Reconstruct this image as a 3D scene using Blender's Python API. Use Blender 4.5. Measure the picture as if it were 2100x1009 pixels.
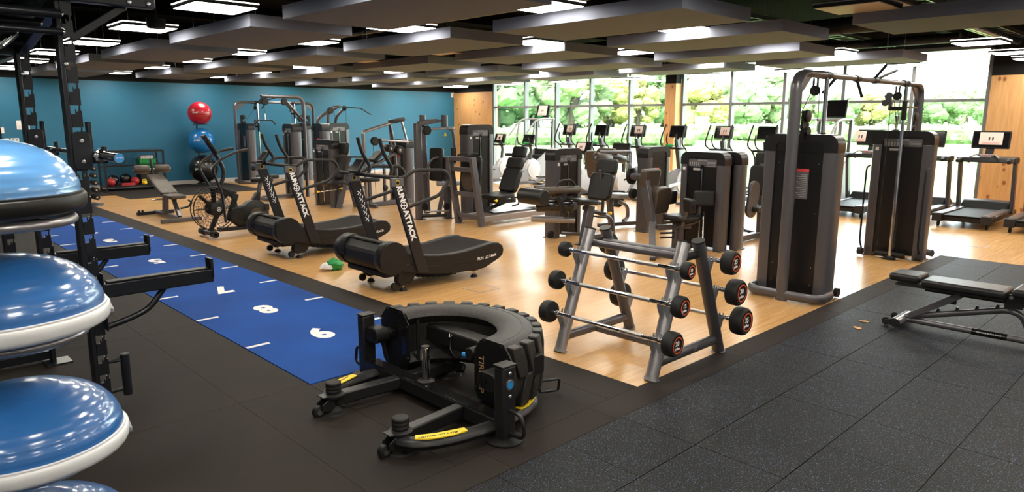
import bpy, bmesh, math, random
from mathutils import Vector, Matrix
random.seed(7)
for o in list(bpy.data.objects):
    bpy.data.objects.remove(o)
sc = bpy.context.scene
COL = sc.collection
PI = math.pi

# ---------------------------------------------------------------- camera
CAM_H = 1.74
yaw, pitch, roll = math.radians(46.101), math.radians(10.3096), math.radians(0.0989)
_f = Vector((math.cos(yaw)*math.cos(pitch), math.sin(yaw)*math.cos(pitch), -math.sin(pitch)))
_r = Vector((math.sin(yaw), -math.cos(yaw), 0))
_u = _r.cross(_f)
_R = _r*math.cos(roll) + _u*math.sin(roll)
_U = -_r*math.sin(roll) + _u*math.cos(roll)
cam = bpy.data.cameras.new('camera')
cam.sensor_width = 36.0
cam.lens = 1435.24/2100*36.0
cam.clip_start, cam.clip_end = 0.05, 600
cam.dof.use_dof = True
cam.dof.focus_distance = 4.6
cam.dof.aperture_fstop = 5.0
camo = bpy.data.objects.new('camera', cam)
m3 = Matrix((_R, _U, -_f)).transposed()
camo.matrix_world = Matrix.Translation((0, 0, CAM_H)) @ m3.to_4x4()
COL.objects.link(camo)
sc.camera = camo

# ---------------------------------------------------------------- world, light, exposure
world = bpy.data.worlds.new('overcast_sky')
sc.world = world
world.use_nodes = True
wn = world.node_tree
bg = wn.nodes['Background']
bg.inputs['Color'].default_value = (0.90, 0.96, 1.0, 1)
bg.inputs['Strength'].default_value = 13.0
sun = bpy.data.lights.new('sun', 'SUN')
sun.energy = 5.0
sun.angle = math.radians(12)
sun.color = (1.0, 0.95, 0.85)
suno = bpy.data.objects.new('sun', sun)
suno.rotation_euler = (math.radians(48), 0, math.radians(-80))   # shines away from the building's window side
COL.objects.link(suno)
LAMP_STRENGTH = 24.0
sc.view_settings.view_transform = 'Standard'
sc.view_settings.look = 'None'
sc.view_settings.gamma = 1.0
sc.view_settings.use_curve_mapping = False
sc.view_settings.exposure = 0.22
sc.cycles.use_denoising = True
sc.cycles.max_bounces = 8
sc.cycles.diffuse_bounces = 4
sc.cycles.glossy_bounces = 4
sc.cycles.transparent_max_bounces = 12
sc.cycles.caustics_reflective = False
sc.cycles.caustics_refractive = False
sc.cycles.sample_clamp_indirect = 6.0

# ---------------------------------------------------------------- materials
MATS = {}
def nmat(name):
    m = bpy.data.materials.new(name)
    m.use_nodes = True
    MATS[name] = m
    nt = m.node_tree
    return m, nt, nt.nodes['Principled BSDF']
def N(nt, t, **kw):
    n = nt.nodes.new(t)
    for k, v in kw.items():
        if k in n.inputs: n.inputs[k].default_value = v
        else: setattr(n, k, v)
    return n
def mat(name, col, rough=0.5, metal=0.0, spec=0.5, coat=0.0, noise=0.0, nscale=40.0, bump=0.0, bscale=200.0):
    m, nt, b = nmat(name)
    b.inputs['Base Color'].default_value = (*col, 1)
    b.inputs['Roughness'].default_value = rough
    b.inputs['Metallic'].default_value = metal
    b.inputs['Specular IOR Level'].default_value = spec
    b.inputs['Coat Weight'].default_value = coat
    tc = None
    if noise or bump:
        tc = N(nt, 'ShaderNodeTexCoord')
    if noise:
        nz = N(nt, 'ShaderNodeTexNoise', Scale=nscale, Detail=4.0)
        nt.links.new(tc.outputs['Object'], nz.inputs['Vector'])
        mx = N(nt, 'ShaderNodeMix', data_type='RGBA')
        mx.inputs[6].default_value = (*[c*(1-noise) for c in col], 1)
        mx.inputs[7].default_value = (*[min(1, c*(1+noise)) for c in col], 1)
        nt.links.new(nz.outputs['Fac'], mx.inputs[0])
        nt.links.new(mx.outputs[2], b.inputs['Base Color'])
        rr_ = N(nt, 'ShaderNodeMapRange')
        rr_.inputs['To Min'].default_value = max(0.02, rough-0.06)
        rr_.inputs['To Max'].default_value = min(1, rough+0.06)
        nt.links.new(nz.outputs['Fac'], rr_.inputs['Value'])
        nt.links.new(rr_.outputs['Result'], b.inputs['Roughness'])
    if bump:
        nb = N(nt, 'ShaderNodeTexNoise', Scale=bscale, Detail=3.0)
        nt.links.new(tc.outputs['Object'], nb.inputs['Vector'])
        bp = N(nt, 'ShaderNodeBump', Strength=bump, Distance=0.002)
        nt.links.new(nb.outputs['Fac'], bp.inputs['Height'])
        nt.links.new(bp.outputs['Normal'], b.inputs['Normal'])
    return m
def emit(name, col, s):
    m, nt, b = nmat(name)
    b.inputs['Base Color'].default_value = (0.8, 0.8, 0.8, 1)
    b.inputs['Emission Color'].default_value = (*col, 1)
    b.inputs['Emission Strength'].default_value = s
    return m
mat('frame_grey', (0.112, 0.108, 0.120), 0.33, 0.5, noise=0.06, nscale=30)
mat('frame_silver', (0.36, 0.345, 0.36), 0.30, 0.7, noise=0.05, nscale=30)
mat('frame_dark', (0.016, 0.0158, 0.0175), 0.36, 0.1, spec=0.4, noise=0.1, nscale=25)
mat('rig_steel', (0.013, 0.015, 0.020), 0.28, 0.2)
mat('black_plastic', (0.0105, 0.0098, 0.0098), 0.45, spec=0.32, noise=0.12, nscale=20)
mat('black_gloss', (0.008, 0.008, 0.009), 0.14)
mat('shroud_black', (0.012, 0.0115, 0.013), 0.33, spec=0.4)
mat('panel_dark', (0.008, 0.008, 0.0095), 0.32, spec=0.35)
mat('smoke_panel', (0.010, 0.010, 0.0135), 0.25, spec=0.4)
mat('upholstery', (0.010, 0.0096, 0.010), 0.40, spec=0.38, noise=0.15, nscale=30, bump=0.12, bscale=400)
mat('upholstery_brown', (0.055, 0.04, 0.03), 0.45, noise=0.12, nscale=30, bump=0.12, bscale=400)
mat('rubber_black', (0.010, 0.0098, 0.010), 0.60, spec=0.35, noise=0.15, nscale=60, bump=0.15, bscale=300)
mat('grip_foam', (0.017, 0.0152, 0.015), 0.6, spec=0.35, noise=0.15, nscale=80)
mat('belt_rubber', (0.030, 0.0255, 0.0225), 0.55, spec=0.35, noise=0.15, nscale=40)
mat('chrome', (0.72, 0.72, 0.74), 0.10, 1.0)
mat('steel_knurl', (0.50, 0.49, 0.49), 0.34, 1.0, bump=0.4, bscale=900)
mat('steel_bolt', (0.62, 0.63, 0.66), 0.22, 1.0)
mat('grey_plate', (0.30, 0.31, 0.33), 0.42, 0.4, noise=0.05, nscale=20)
mat('cable_black', (0.01, 0.01, 0.01), 0.5)
mat('white_paint', (0.80, 0.80, 0.80), 0.6)
mat('white_plastic', (0.74, 0.75, 0.77), 0.35)
mat('white_print', (0.85, 0.85, 0.86), 0.6)
mat('paper', (0.82, 0.80, 0.79), 0.8)
mat('paper_pink', (0.78, 0.68, 0.64), 0.8)
mat('print_dark', (0.03, 0.03, 0.03), 0.7)
mat('placard_grey', (0.10, 0.10, 0.11), 0.35)
mat('print_grey', (0.38, 0.38, 0.40), 0.5)
mat('yellow', (0.90, 0.62, 0.02), 0.45)
mat('red_label', (0.62, 0.05, 0.06), 0.5)
mat('orange_ring', (0.75, 0.10, 0.035), 0.45)
mat('blue_badge', (0.02, 0.25, 0.62), 0.35)
mat('red_ball', (0.42, 0.012, 0.028), 0.28, coat=0.3)
mat('blue_ball', (0.012, 0.17, 0.48), 0.26, coat=0.3)
mat('black_ball', (0.012, 0.011, 0.011), 0.25, coat=0.2)
mat('green_plastic', (0.01, 0.30, 0.07), 0.5, noise=0.15, nscale=30)
mat('red_plastic', (0.42, 0.02, 0.025), 0.45, noise=0.15, nscale=20)
mat('screen_black', (0.006, 0.006, 0.007), 0.12)
mat('console_grey', (0.26, 0.26, 0.28), 0.4, noise=0.05)
mat('bike_white', (0.55, 0.55, 0.57), 0.38, noise=0.04)
mat('acoustic_panel', (0.165, 0.180, 0.235), 0.95, noise=0.10, nscale=220)  # blue cast of daylight mixed into the grey felt colour
mat('ceiling_black', (0.006, 0.006, 0.0065), 0.95, spec=0.04)
mat('duct_black', (0.012, 0.012, 0.013), 0.55, 0.0, spec=0.25)
mat('duct_metal', (0.20, 0.20, 0.20), 0.35, 0.8, noise=0.2, nscale=6)
mat('window_grey', (0.14, 0.145, 0.15), 0.45, 0.2, noise=0.05)
mat('blue_wall', (0.012, 0.13, 0.235), 0.55, noise=0.05, nscale=3, bump=0.05, bscale=300)
mat('plaster_white', (0.36, 0.37, 0.40), 0.8, noise=0.04)
mat('black_wall', (0.010, 0.010, 0.011), 0.8, spec=0.15)
mat('skirting', (0.50, 0.49, 0.48), 0.5, noise=0.05)
mat('leaf_scrap', (0.60, 0.33, 0.12), 0.8, noise=0.2)
mat('cork', (0.5, 0.3, 0.14), 0.7)
emit('lamp_glow', (1.0, 0.93, 0.80), LAMP_STRENGTH)
emit('rim_glow', (1.0, 0.93, 0.80), LAMP_STRENGTH*0.4)
mat('lamp_off', (0.62, 0.52, 0.40), 0.6)

def wood_mat(name, c1, c2, axis, stretch=14.0, scale=3.0, rough=0.35, knots=False, plank=None):
    m, nt, b = nmat(name)
    tc = N(nt, 'ShaderNodeTexCoord')
    mp = N(nt, 'ShaderNodeMapping')
    s = [stretch, stretch, stretch]
    s[axis] = 1.0
    mp.inputs['Scale'].default_value = s
    nt.links.new(tc.outputs['Object'], mp.inputs['Vector'])
    nz = N(nt, 'ShaderNodeTexNoise', Scale=scale, Detail=6.0, Roughness=0.6)
    nt.links.new(mp.outputs['Vector'], nz.inputs['Vector'])
    cr = N(nt, 'ShaderNodeValToRGB')
    cr.color_ramp.elements[0].position = 0.3
    cr.color_ramp.elements[0].color = (*c1, 1)
    cr.color_ramp.elements[1].position = 0.7
    cr.color_ramp.elements[1].color = (*c2, 1)
    nt.links.new(nz.outputs['Fac'], cr.inputs['Fac'])
    out = cr.outputs['Color']
    if plank:
        bt = N(nt, 'ShaderNodeTexBrick', offset=0.37)
        bt.inputs['Color1'].default_value = (1, 1, 1, 1)
        bt.inputs['Color2'].default_value = (0.90, 0.88, 0.86, 1)
        bt.inputs['Mortar'].default_value = (0.72, 0.68, 0.64, 1)
        bt.inputs['Scale'].default_value = 1.0
        bt.inputs['Mortar Size'].default_value = 0.0015
        bt.inputs['Brick Width'].default_value = plank[0]
        bt.inputs['Row Height'].default_value = plank[1]
        nt.links.new(tc.outputs['Object'], bt.inputs['Vector'])
        mx = N(nt, 'ShaderNodeMix', data_type='RGBA', blend_type='MULTIPLY')
        mx.inputs[0].default_value = 0.8
        nt.links.new(out, mx.inputs[6]); nt.links.new(bt.outputs['Color'], mx.inputs[7])
        out = mx.outputs[2]
    if knots:
        mp2 = N(nt, 'ShaderNodeMapping')
        s2 = [3.2, 3.2, 3.2]; s2[axis] = 2.2
        mp2.inputs['Scale'].default_value = s2
        nt.links.new(tc.outputs['Object'], mp2.inputs['Vector'])
        vo = N(nt, 'ShaderNodeTexVoronoi', Scale=1.6)
        nt.links.new(mp2.outputs['Vector'], vo.inputs['Vector'])
        kr = N(nt, 'ShaderNodeValToRGB')
        kr.color_ramp.elements[0].position = 0.10
        kr.color_ramp.elements[0].color = (0.38, 0.2, 0.1, 1)
        kr.color_ramp.elements[1].position = 0.20
        kr.color_ramp.elements[1].color = (1, 1, 1, 1)
        gt = N(nt, 'ShaderNodeMath', operation='LESS_THAN')
        gt.inputs[1].default_value = 0.55
        sp = N(nt, 'ShaderNodeSeparateColor')
        nt.links.new(vo.outputs['Color'], sp.inputs[0]); nt.links.new(sp.outputs[0], gt.inputs[0])
        ad = N(nt, 'ShaderNodeMath', operation='ADD')
        nt.links.new(vo.outputs['Distance'], ad.inputs[0]); nt.links.new(gt.outputs[0], ad.inputs[1])
        nt.links.new(ad.outputs[0], kr.inputs['Fac'])
        mx = N(nt, 'ShaderNodeMix', data_type='RGBA', blend_type='MULTIPLY')
        mx.inputs[0].default_value = 0.9
        nt.links.new(out, mx.inputs[6]); nt.links.new(kr.outputs['Color'], mx.inputs[7])
        out = mx.outputs[2]
    nt.links.new(out, b.inputs['Base Color'])
    b.inputs['Roughness'].default_value = rough
    return m
wood_mat('wood_floor', (0.49, 0.262, 0.095), (0.66, 0.390, 0.165), 0, 16, 2.2, 0.27, plank=(1.4, 0.19))
wood_mat('timber_wall', (0.46, 0.235, 0.085), (0.60, 0.345, 0.145), 2, 12, 2.0, 0.55, knots=True)

def rubber_mat(name, base, fleck, amount, fscale, rough=0.75, lines=False, spec=0.3):
    m, nt, b = nmat(name)
    tc = N(nt, 'ShaderNodeTexCoord')
    geo = N(nt, 'ShaderNodeNewGeometry')
    nz = N(nt, 'ShaderNodeTexNoise', Scale=fscale, Detail=2.0, Roughness=0.7)
    nt.links.new(geo.outputs['Position'], nz.inputs['Vector'])
    cr = N(nt, 'ShaderNodeValToRGB')
    cr.color_ramp.elements[0].position = amount
    cr.color_ramp.elements[0].color = (*base, 1)
    cr.color_ramp.elements[1].position = amount+0.06
    cr.color_ramp.elements[1].color = (*fleck, 1)
    nt.links.new(nz.outputs['Fac'], cr.inputs['Fac'])
    big = N(nt, 'ShaderNodeTexNoise', Scale=1.3, Detail=5.0)
    nt.links.new(geo.outputs['Position'], big.inputs['Vector'])
    mr = N(nt, 'ShaderNodeMapRange')
    mr.inputs['From Min'].default_value = 0.3; mr.inputs['From Max'].default_value = 0.75
    mr.inputs['To Min'].default_value = 0.8; mr.inputs['To Max'].default_value = 1.25
    nt.links.new(big.outputs['Fac'], mr.inputs['Value'])
    mx = N(nt, 'ShaderNodeMix', data_type='RGBA', blend_type='MULTIPLY')
    mx.inputs[0].default_value = 1.0
    nt.links.new(cr.outputs['Color'], mx.inputs[6]); nt.links.new(mr.outputs['Result'], mx.inputs[7])
    nt.links.new(mx.outputs[2], b.inputs['Base Color'])
    b.inputs['Roughness'].default_value = rough
    b.inputs['Specular IOR Level'].default_value = spec
    bp = N(nt, 'ShaderNodeBump', Strength=0.35, Distance=0.002)
    if lines:
        wv = N(nt, 'ShaderNodeTexWave', Scale=28.0, Distortion=3.0, Detail=2.0, bands_direction='Y')
        nt.links.new(geo.outputs['Position'], wv.inputs['Vector'])
        mm = N(nt, 'ShaderNodeMath', operation='ADD')
        nt.links.new(wv.outputs['Fac'], mm.inputs[0]); nt.links.new(nz.outputs['Fac'], mm.inputs[1])
        nt.links.new(mm.outputs[0], bp.inputs['Height'])
    else:
        nt.links.new(nz.outputs['Fac'], bp.inputs['Height'])
    nt.links.new(bp.outputs['Normal'], b.inputs['Normal'])
    return m
rubber_mat('rubber_mat', (0.0140, 0.0100, 0.0080), (0.021, 0.0153, 0.0124), 0.52, 350, 0.70, spec=0.22)
rubber_mat('rubber_speckle', (0.0100, 0.0090, 0.0088), (0.10, 0.155, 0.26), 0.60, 140, 0.6, lines=True, spec=0.17)
rubber_mat('turf_blue', (0.003, 0.050, 0.25), (0.006, 0.078, 0.35), 0.5, 260, 0.9)
rubber_mat('tyre_rubber', (0.02, 0.0185, 0.018), (0.032, 0.029, 0.027), 0.5, 90, 0.5)

def glass_mat():
    m = bpy.data.materials.new('window_glass')
    m.use_nodes = True
    MATS['window_glass'] = m
    nt = m.node_tree
    nt.nodes.clear()
    out = N(nt, 'ShaderNodeOutputMaterial')
    tr = N(nt, 'ShaderNodeBsdfTransparent')
    tr.inputs['Color'].default_value = (0.93, 0.97, 0.96, 1)
    gl = N(nt, 'ShaderNodeBsdfGlossy', Roughness=0.02)
    mx = N(nt, 'ShaderNodeMixShader')
    mx.inputs[0].default_value = 0.06
    nt.links.new(tr.outputs[0], mx.inputs[1]); nt.links.new(gl.outputs[0], mx.inputs[2])
    nt.links.new(mx.outputs[0], out.inputs['Surface'])
glass_mat()
def sticker_mat():
    m, nt, b = nmat('frosted_sticker')
    out = nt.nodes['Material Output']
    tl = N(nt, 'ShaderNodeBsdfTranslucent'); tl.inputs['Color'].default_value = (0.9, 0.95, 0.97, 1)
    b.inputs['Base Color'].default_value = (0.85, 0.87, 0.88, 1)
    mx = N(nt, 'ShaderNodeMixShader'); mx.inputs[0].default_value = 0.6
    nt.links.new(b.outputs[0], mx.inputs[1]); nt.links.new(tl.outputs[0], mx.inputs[2]); nt.links.new(mx.outputs[0], out.inputs['Surface'])
sticker_mat()

# ---------------------------------------------------------------- mesh helpers
def V(*a): return Vector(a if len(a) == 3 else a[0])
class MB:
    def __init__(s): s.v = []; s.f = []
    def add(s, vs, fs):
        o = len(s.v); s.v += [tuple(v) for v in vs]; s.f += [tuple(i+o for i in f) for f in fs]; return s
    def box(s, x0, x1, y0, y1, z0, z1):
        if x0 > x1: x0, x1 = x1, x0
        if y0 > y1: y0, y1 = y1, y0
        if z0 > z1: z0, z1 = z1, z0
        return s.add([(x0,y0,z0),(x1,y0,z0),(x1,y1,z0),(x0,y1,z0),(x0,y0,z1),(x1,y0,z1),(x1,y1,z1),(x0,y1,z1)],
              [(3,2,1,0),(4,5,6,7),(0,1,5,4),(1,2,6,5),(2,3,7,6),(3,0,4,7)])
    def bar(s, a, b, w, h, up=(0,0,1)):
        a, b = V(a), V(b); d = (b-a).normalized(); up = V(up)
        if abs(d.dot(up)) > 0.98: up = V(1,0,0) if abs(d.x) < 0.9 else V(0,1,0)
        x = d.cross(up).normalized(); y = x.cross(d).normalized()
        vs = []
        for p in (a, b):
            for sx, sy in ((-1,-1),(1,-1),(1,1),(-1,1)): vs.append(p + x*(sx*w/2) + y*(sy*h/2))
        return s.add(vs, [(3,2,1,0),(4,5,6,7),(0,1,5,4),(1,2,6,5),(2,3,7,6),(3,0,4,7)])
    def tube(s, pts, r, n=10, bend=0.0, closed=False, steps=4, ry=None, up=None, caps=True):
        pts = [V(p) for p in pts]
        if bend: pts = round_path(pts, bend, steps, closed)
        m = len(pts); rings = []
        def tang(i):
            if closed: return (pts[(i+1) % m]-pts[i-1]).normalized()
            if i == 0: return (pts[1]-pts[0]).normalized()
            if i == m-1: return (pts[-1]-pts[-2]).normalized()
            return ((pts[i+1]-pts[i]).normalized()+(pts[i]-pts[i-1]).normalized()).normalized()
        t = tang(0)
        nrm = V(up) if up else (V(0,0,1) if abs(t.z) < 0.9 else V(1,0,0))
        rr = r if isinstance(r, (list, tuple)) else None
        vs = []; fs = []
        for i, p in enumerate(pts):
            t = tang(i)
            if up and abs(t.dot(V(up))) < 0.98: nrm = V(up)
            x = t.cross(nrm)
            if x.length < 1e-6: x = t.orthogonal()
            x.normalize(); y = x.cross(t).normalized(); nrm = y
            ra = rr[min(i*len(rr)//m, len(rr)-1)] if rr else r
            rb = ry if ry else ra
            for k in range(n):
                a = 2*PI*k/n + (PI/n if n == 4 else 0)
                vs.append(p + x*(ra*math.cos(a)) + y*(rb*math.sin(a)))
        for i in range(m if closed else m-1):
            j = (i+1) % m
            for k in range(n):
                l = (k+1) % n
                fs.append((i*n+k, i*n+l, j*n+l, j*n+k))
        if not closed and caps:
            fs.append(tuple(range(n))[::-1]); fs.append(tuple((m-1)*n+k for k in range(n)))
        return s.add(vs, fs)
    def cyl(s, a, b, r, r2=None, n=16):
        a, b = V(a), V(b); d = (b-a).normalized(); r2 = r if r2 is None else r2
        x = d.orthogonal().normalized(); y = d.cross(x)
        vs = [a + (x*math.cos(2*PI*k/n)+y*math.sin(2*PI*k/n))*r for k in range(n)] + [b + (x*math.cos(2*PI*k/n)+y*math.sin(2*PI*k/n))*r2 for k in range(n)]
        fs = [(k, (k+1) % n, n+(k+1) % n, n+k) for k in range(n)] + [tuple(range(n))[::-1], tuple(range(n, 2*n))]
        return s.add(vs, fs)
    def lathe(s, prof, c=(0,0,0), axis=(0,0,1), n=24, closed=False):
        c = V(c); d = V(axis).normalized(); x = d.orthogonal().normalized(); y = d.cross(x)
        vs = []; fs = []
        for r, h in prof:
            for k in range(n):
                a = 2*PI*k/n
                vs.append(c + d*h + (x*math.cos(a)+y*math.sin(a))*max(r, 1e-5))
        m = len(prof)
        for i in range(m if closed else m-1):
            j = (i+1) % m
            for k in range(n):
                l = (k+1) % n
                fs.append((i*n+k, i*n+l, j*n+l, j*n+k))
        if not closed:
            fs.append(tuple(range(n))[::-1]); fs.append(tuple((m-1)*n+k for k in range(n)))
        return s.add(vs, fs)
    def prism(s, poly, axis, lo, hi):
        # poly: 2D points; axis 'x': (y,z), 'y': (x,z), 'z': (x,y)
        def P(u, v, w): return {'x': (w,u,v), 'y': (u,w,v), 'z': (u,v,w)}[axis]
        n = len(poly)
        vs = [P(u, v, lo) for u, v in poly] + [P(u, v, hi) for u, v in poly]
        fs = [(k, (k+1) % n, n+(k+1) % n, n+k) for k in range(n)] + [tuple(range(n))[::-1], tuple(range(n, 2*n))]
        return s.add(vs, fs)
    def ring(s, outer, inner, axis, lo, hi):
        # frame between two 2D outlines with the same number of points
        def P(u, v, w): return {'x': (w,u,v), 'y': (u,w,v), 'z': (u,v,w)}[axis]
        n = len(outer)
        vs = [P(u,v,lo) for u,v in outer]+[P(u,v,lo) for u,v in inner]+[P(u,v,hi) for u,v in outer]+[P(u,v,hi) for u,v in inner]
        fs = []
        for k in range(n):
            l = (k+1) % n
            fs += [(k, l, n+l, n+k), (2*n+k, 3*n+k, 3*n+l, 2*n+l), (k, 2*n+k, 2*n+l, l), (n+k, n+l, 3*n+l, 3*n+k)]
        return s.add(vs, fs)
    def sphere(s, c, r, n=16, m=10, sz=None):
        sz = sz or (r, r, r); prof = []
        vs = [(c[0], c[1], c[2]-sz[2])]; fs = []
        for i in range(1, m):
            a = -PI/2 + PI*i/m
            for k in range(n):
                b = 2*PI*k/n
                vs.append((c[0]+sz[0]*math.cos(a)*math.cos(b), c[1]+sz[1]*math.cos(a)*math.sin(b), c[2]+sz[2]*math.sin(a)))
        vs.append((c[0], c[1], c[2]+sz[2]))
        for k in range(n): fs.append((0, 1+(k+1) % n, 1+k))
        for i in range(m-2):
            for k in range(n):
                l = (k+1) % n
                fs.append((1+i*n+k, 1+i*n+l, 1+(i+1)*n+l, 1+(i+1)*n+k))
        T = len(vs)-1
        for k in range(n): fs.append((T, 1+(m-2)*n+k, 1+(m-2)*n+(k+1) % n))
        return s.add(vs, fs)
    def xf(s, M):
        s.v = [tuple(M @ V(v)) for v in s.v]; return s
    def join(s, o): return s.add(o.v, o.f)
    def mesh(s, name, matname, smooth=40):
        me = bpy.data.meshes.new(name)
        me.from_pydata(s.v, [], s.f)
        bm = bmesh.new(); bm.from_mesh(me); bmesh.ops.recalc_face_normals(bm, faces=bm.faces); bm.to_mesh(me); bm.free()
        me.materials.append(MATS[matname])
        if smooth:
            me.polygons.foreach_set('use_smooth', [True]*len(me.polygons))
            me.set_sharp_from_angle(angle=math.radians(smooth))
        return me
    def build(s, name, matname, parent=None, bevel=0.0, seg=2, smooth=40):
        o = bpy.data.objects.new(name, s.mesh(name, matname, smooth))
        COL.objects.link(o)
        if parent is not None: o.parent = parent
        if bevel:
            md = o.modifiers.new('bevel', 'BEVEL'); md.width = bevel; md.segments = seg; md.limit_method = 'ANGLE'; md.angle_limit = math.radians(35)
            md.harden_normals = False
        return o
def round_path(pts, bend, steps, closed=False):
    out = []; m = len(pts)
    for i, p in enumerate(pts):
        if not closed and i in (0, m-1): out.append(p); continue
        a = pts[i-1]; b = pts[(i+1) % m]
        da, db = (a-p), (b-p)
        bd = bend[i] if isinstance(bend, (list, tuple)) else bend
        k = min(bd, da.length*0.48, db.length*0.48)
        if k < 1e-4: out.append(p); continue
        s0, s1 = p+da.normalized()*k, p+db.normalized()*k
        for j in range(steps+1):
            t = j/steps
            out.append(s0*(1-t)**2 + p*(2*t*(1-t)) + s1*t**2)
    return out
def rrect(u0, u1, v0, v1, r, n=5, rb=None):
    # rounded rectangle outline; r top corners, rb bottom corners
    rb = r if rb is None else rb
    out = []
    for cx, cy, a0, rad in ((u1-rb, v0+rb, -90, rb), (u1-r, v1-r, 0, r), (u0+r, v1-r, 90, r), (u0+rb, v0+rb, 180, rb)):
        for i in range(n+1):
            a = math.radians(a0 + 90*i/n)
            out.append((cx+rad*math.cos(a), cy+rad*math.sin(a)))
    return out
def B(name, matname, parent, *boxes, bevel=0.0):
    m = MB()
    for b in boxes: m.box(*b)
    return m.build(name, matname, parent, bevel)
def tag(o, label, cat, group=None, kind=None):
    o['label'] = label; o['category'] = cat
    if group: o['group'] = group
    if kind: o['kind'] = kind
    return o
def thing(name, label, cat, loc=(0,0,0), rz=0.0, group=None):
    o = bpy.data.objects.new(name, None)
    o.empty_display_size = 0.1
    COL.objects.link(o)
    o.location = loc; o.rotation_euler = (0, 0, rz)
    tag(o, label, cat, group)
    return o
def struct(name, loc=(0,0,0)):
    o = bpy.data.objects.new(name, None); COL.objects.link(o); o.location = loc; o['kind'] = 'structure'; return o
def copy_tree(o, parent=None):
    c = o.copy(); COL.objects.link(c); c.parent = parent
    if parent is not None: c.matrix_parent_inverse = o.matrix_parent_inverse.copy()
    for ch in list(o.children): copy_tree(ch, c)
    return c
def dup(o, loc, label, rz=None):
    c = copy_tree(o); c.location = loc; c['label'] = label
    if rz is not None: c.rotation_euler = (0, 0, rz)
    return c
def text(name, s, size, matname, parent, loc, right, up, bold=0.0, depth=0.0006, align='CENTER', squash=1.0):
    cu = bpy.data.curves.new(name, 'FONT')
    cu.body = s; cu.size = size; cu.align_x = align; cu.align_y = 'CENTER'
    cu.extrude = depth; cu.offset = bold; cu.resolution_u = 3
    cu.materials.append(MATS[matname])
    o = bpy.data.objects.new(name, cu); COL.objects.link(o)
    if parent is not None: o.parent = parent
    r, u = V(right).normalized(), V(up).normalized(); n = r.cross(u)
    M = Matrix((r*squash, u, n)).transposed().to_4x4()
    o.matrix_local = Matrix.Translation(V(loc)) @ M
    return o
# ================================================================ the room
XW, YW, X0, Y0, ZC = 16.0, 19.6, -3.2, -3.6, 3.55
def sbox(name, matname, *a, bevel=0):
    o = B(name, matname, None, a, bevel=bevel); o['kind'] = 'structure'; return o
sbox('floor', 'wood_floor', X0, XW+0.3, Y0, YW+0.2, -0.12, 0.0)
sbox('ceiling', 'ceiling_black', X0, XW+0.3, Y0, YW+0.2, ZC, ZC+0.1)
sbox('wall_back', 'blue_wall', X0, XW, YW, YW+0.2, 0.0, 2.64)
sbox('wall_back_upper', 'black_wall', X0, XW+0.3, YW-0.01, YW+0.2, 2.64, ZC)
sbox('baseboard_back', 'skirting', X0, XW, YW-0.02, YW, 0.0, 0.10)
sbox('wall_left', 'plaster_white', X0-0.2, X0, Y0-0.2, YW+0.2, 0.0, ZC)
sbox('wall_front', 'plaster_white', X0, XW+0.3, Y0-0.2, Y0, 0.0, ZC)
# window wall: timber panels at both ends, a timber post between the two glazed banks
sbox('wall_right_corner', 'timber_wall', XW, XW+0.25, 17.60, YW, 0.0, 2.62)
sbox('wall_right_corner_upper', 'black_wall', XW, XW+0.25, 17.60, YW-0.01, 2.62, ZC)
sbox('wall_right', 'timber_wall', XW, XW+0.25, Y0, 3.52, 0.0, 2.56)
sbox('wall_right_upper', 'black_wall', XW, XW+0.25, Y0, 3.52, 2.56, ZC)
sbox('column_post', 'timber_wall', XW-0.22, XW+0.02, 10.34, 10.66, 0.0, 2.64)
sbox('column_post_upper', 'black_wall', XW-0.22, XW+0.02, 10.34, 10.66, 2.64, ZC)
sbox('wall_right_header', 'black_wall', XW+0.02, XW+0.25, 3.52, 17.60, 3.14, ZC)
sbox('trim_1', 'window_grey', XW-0.02, XW+0.25, 3.52, 17.60, 0.0, 0.06)
def shield_mesh():
    m = MB(); p = [(-0.055,0.06),(-0.055,-0.02),(-0.03,-0.055),(0,-0.075),(0.03,-0.055),(0.055,-0.02),(0.055,0.06),(0.02,0.05),(0,0.065),(-0.02,0.05)]
    m.prism([(u, v) for u, v in p], 'x', -0.0008, 0.0008); return m.mesh('shield_sticker', 'frosted_sticker', 0)
SH = shield_mesh()
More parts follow.
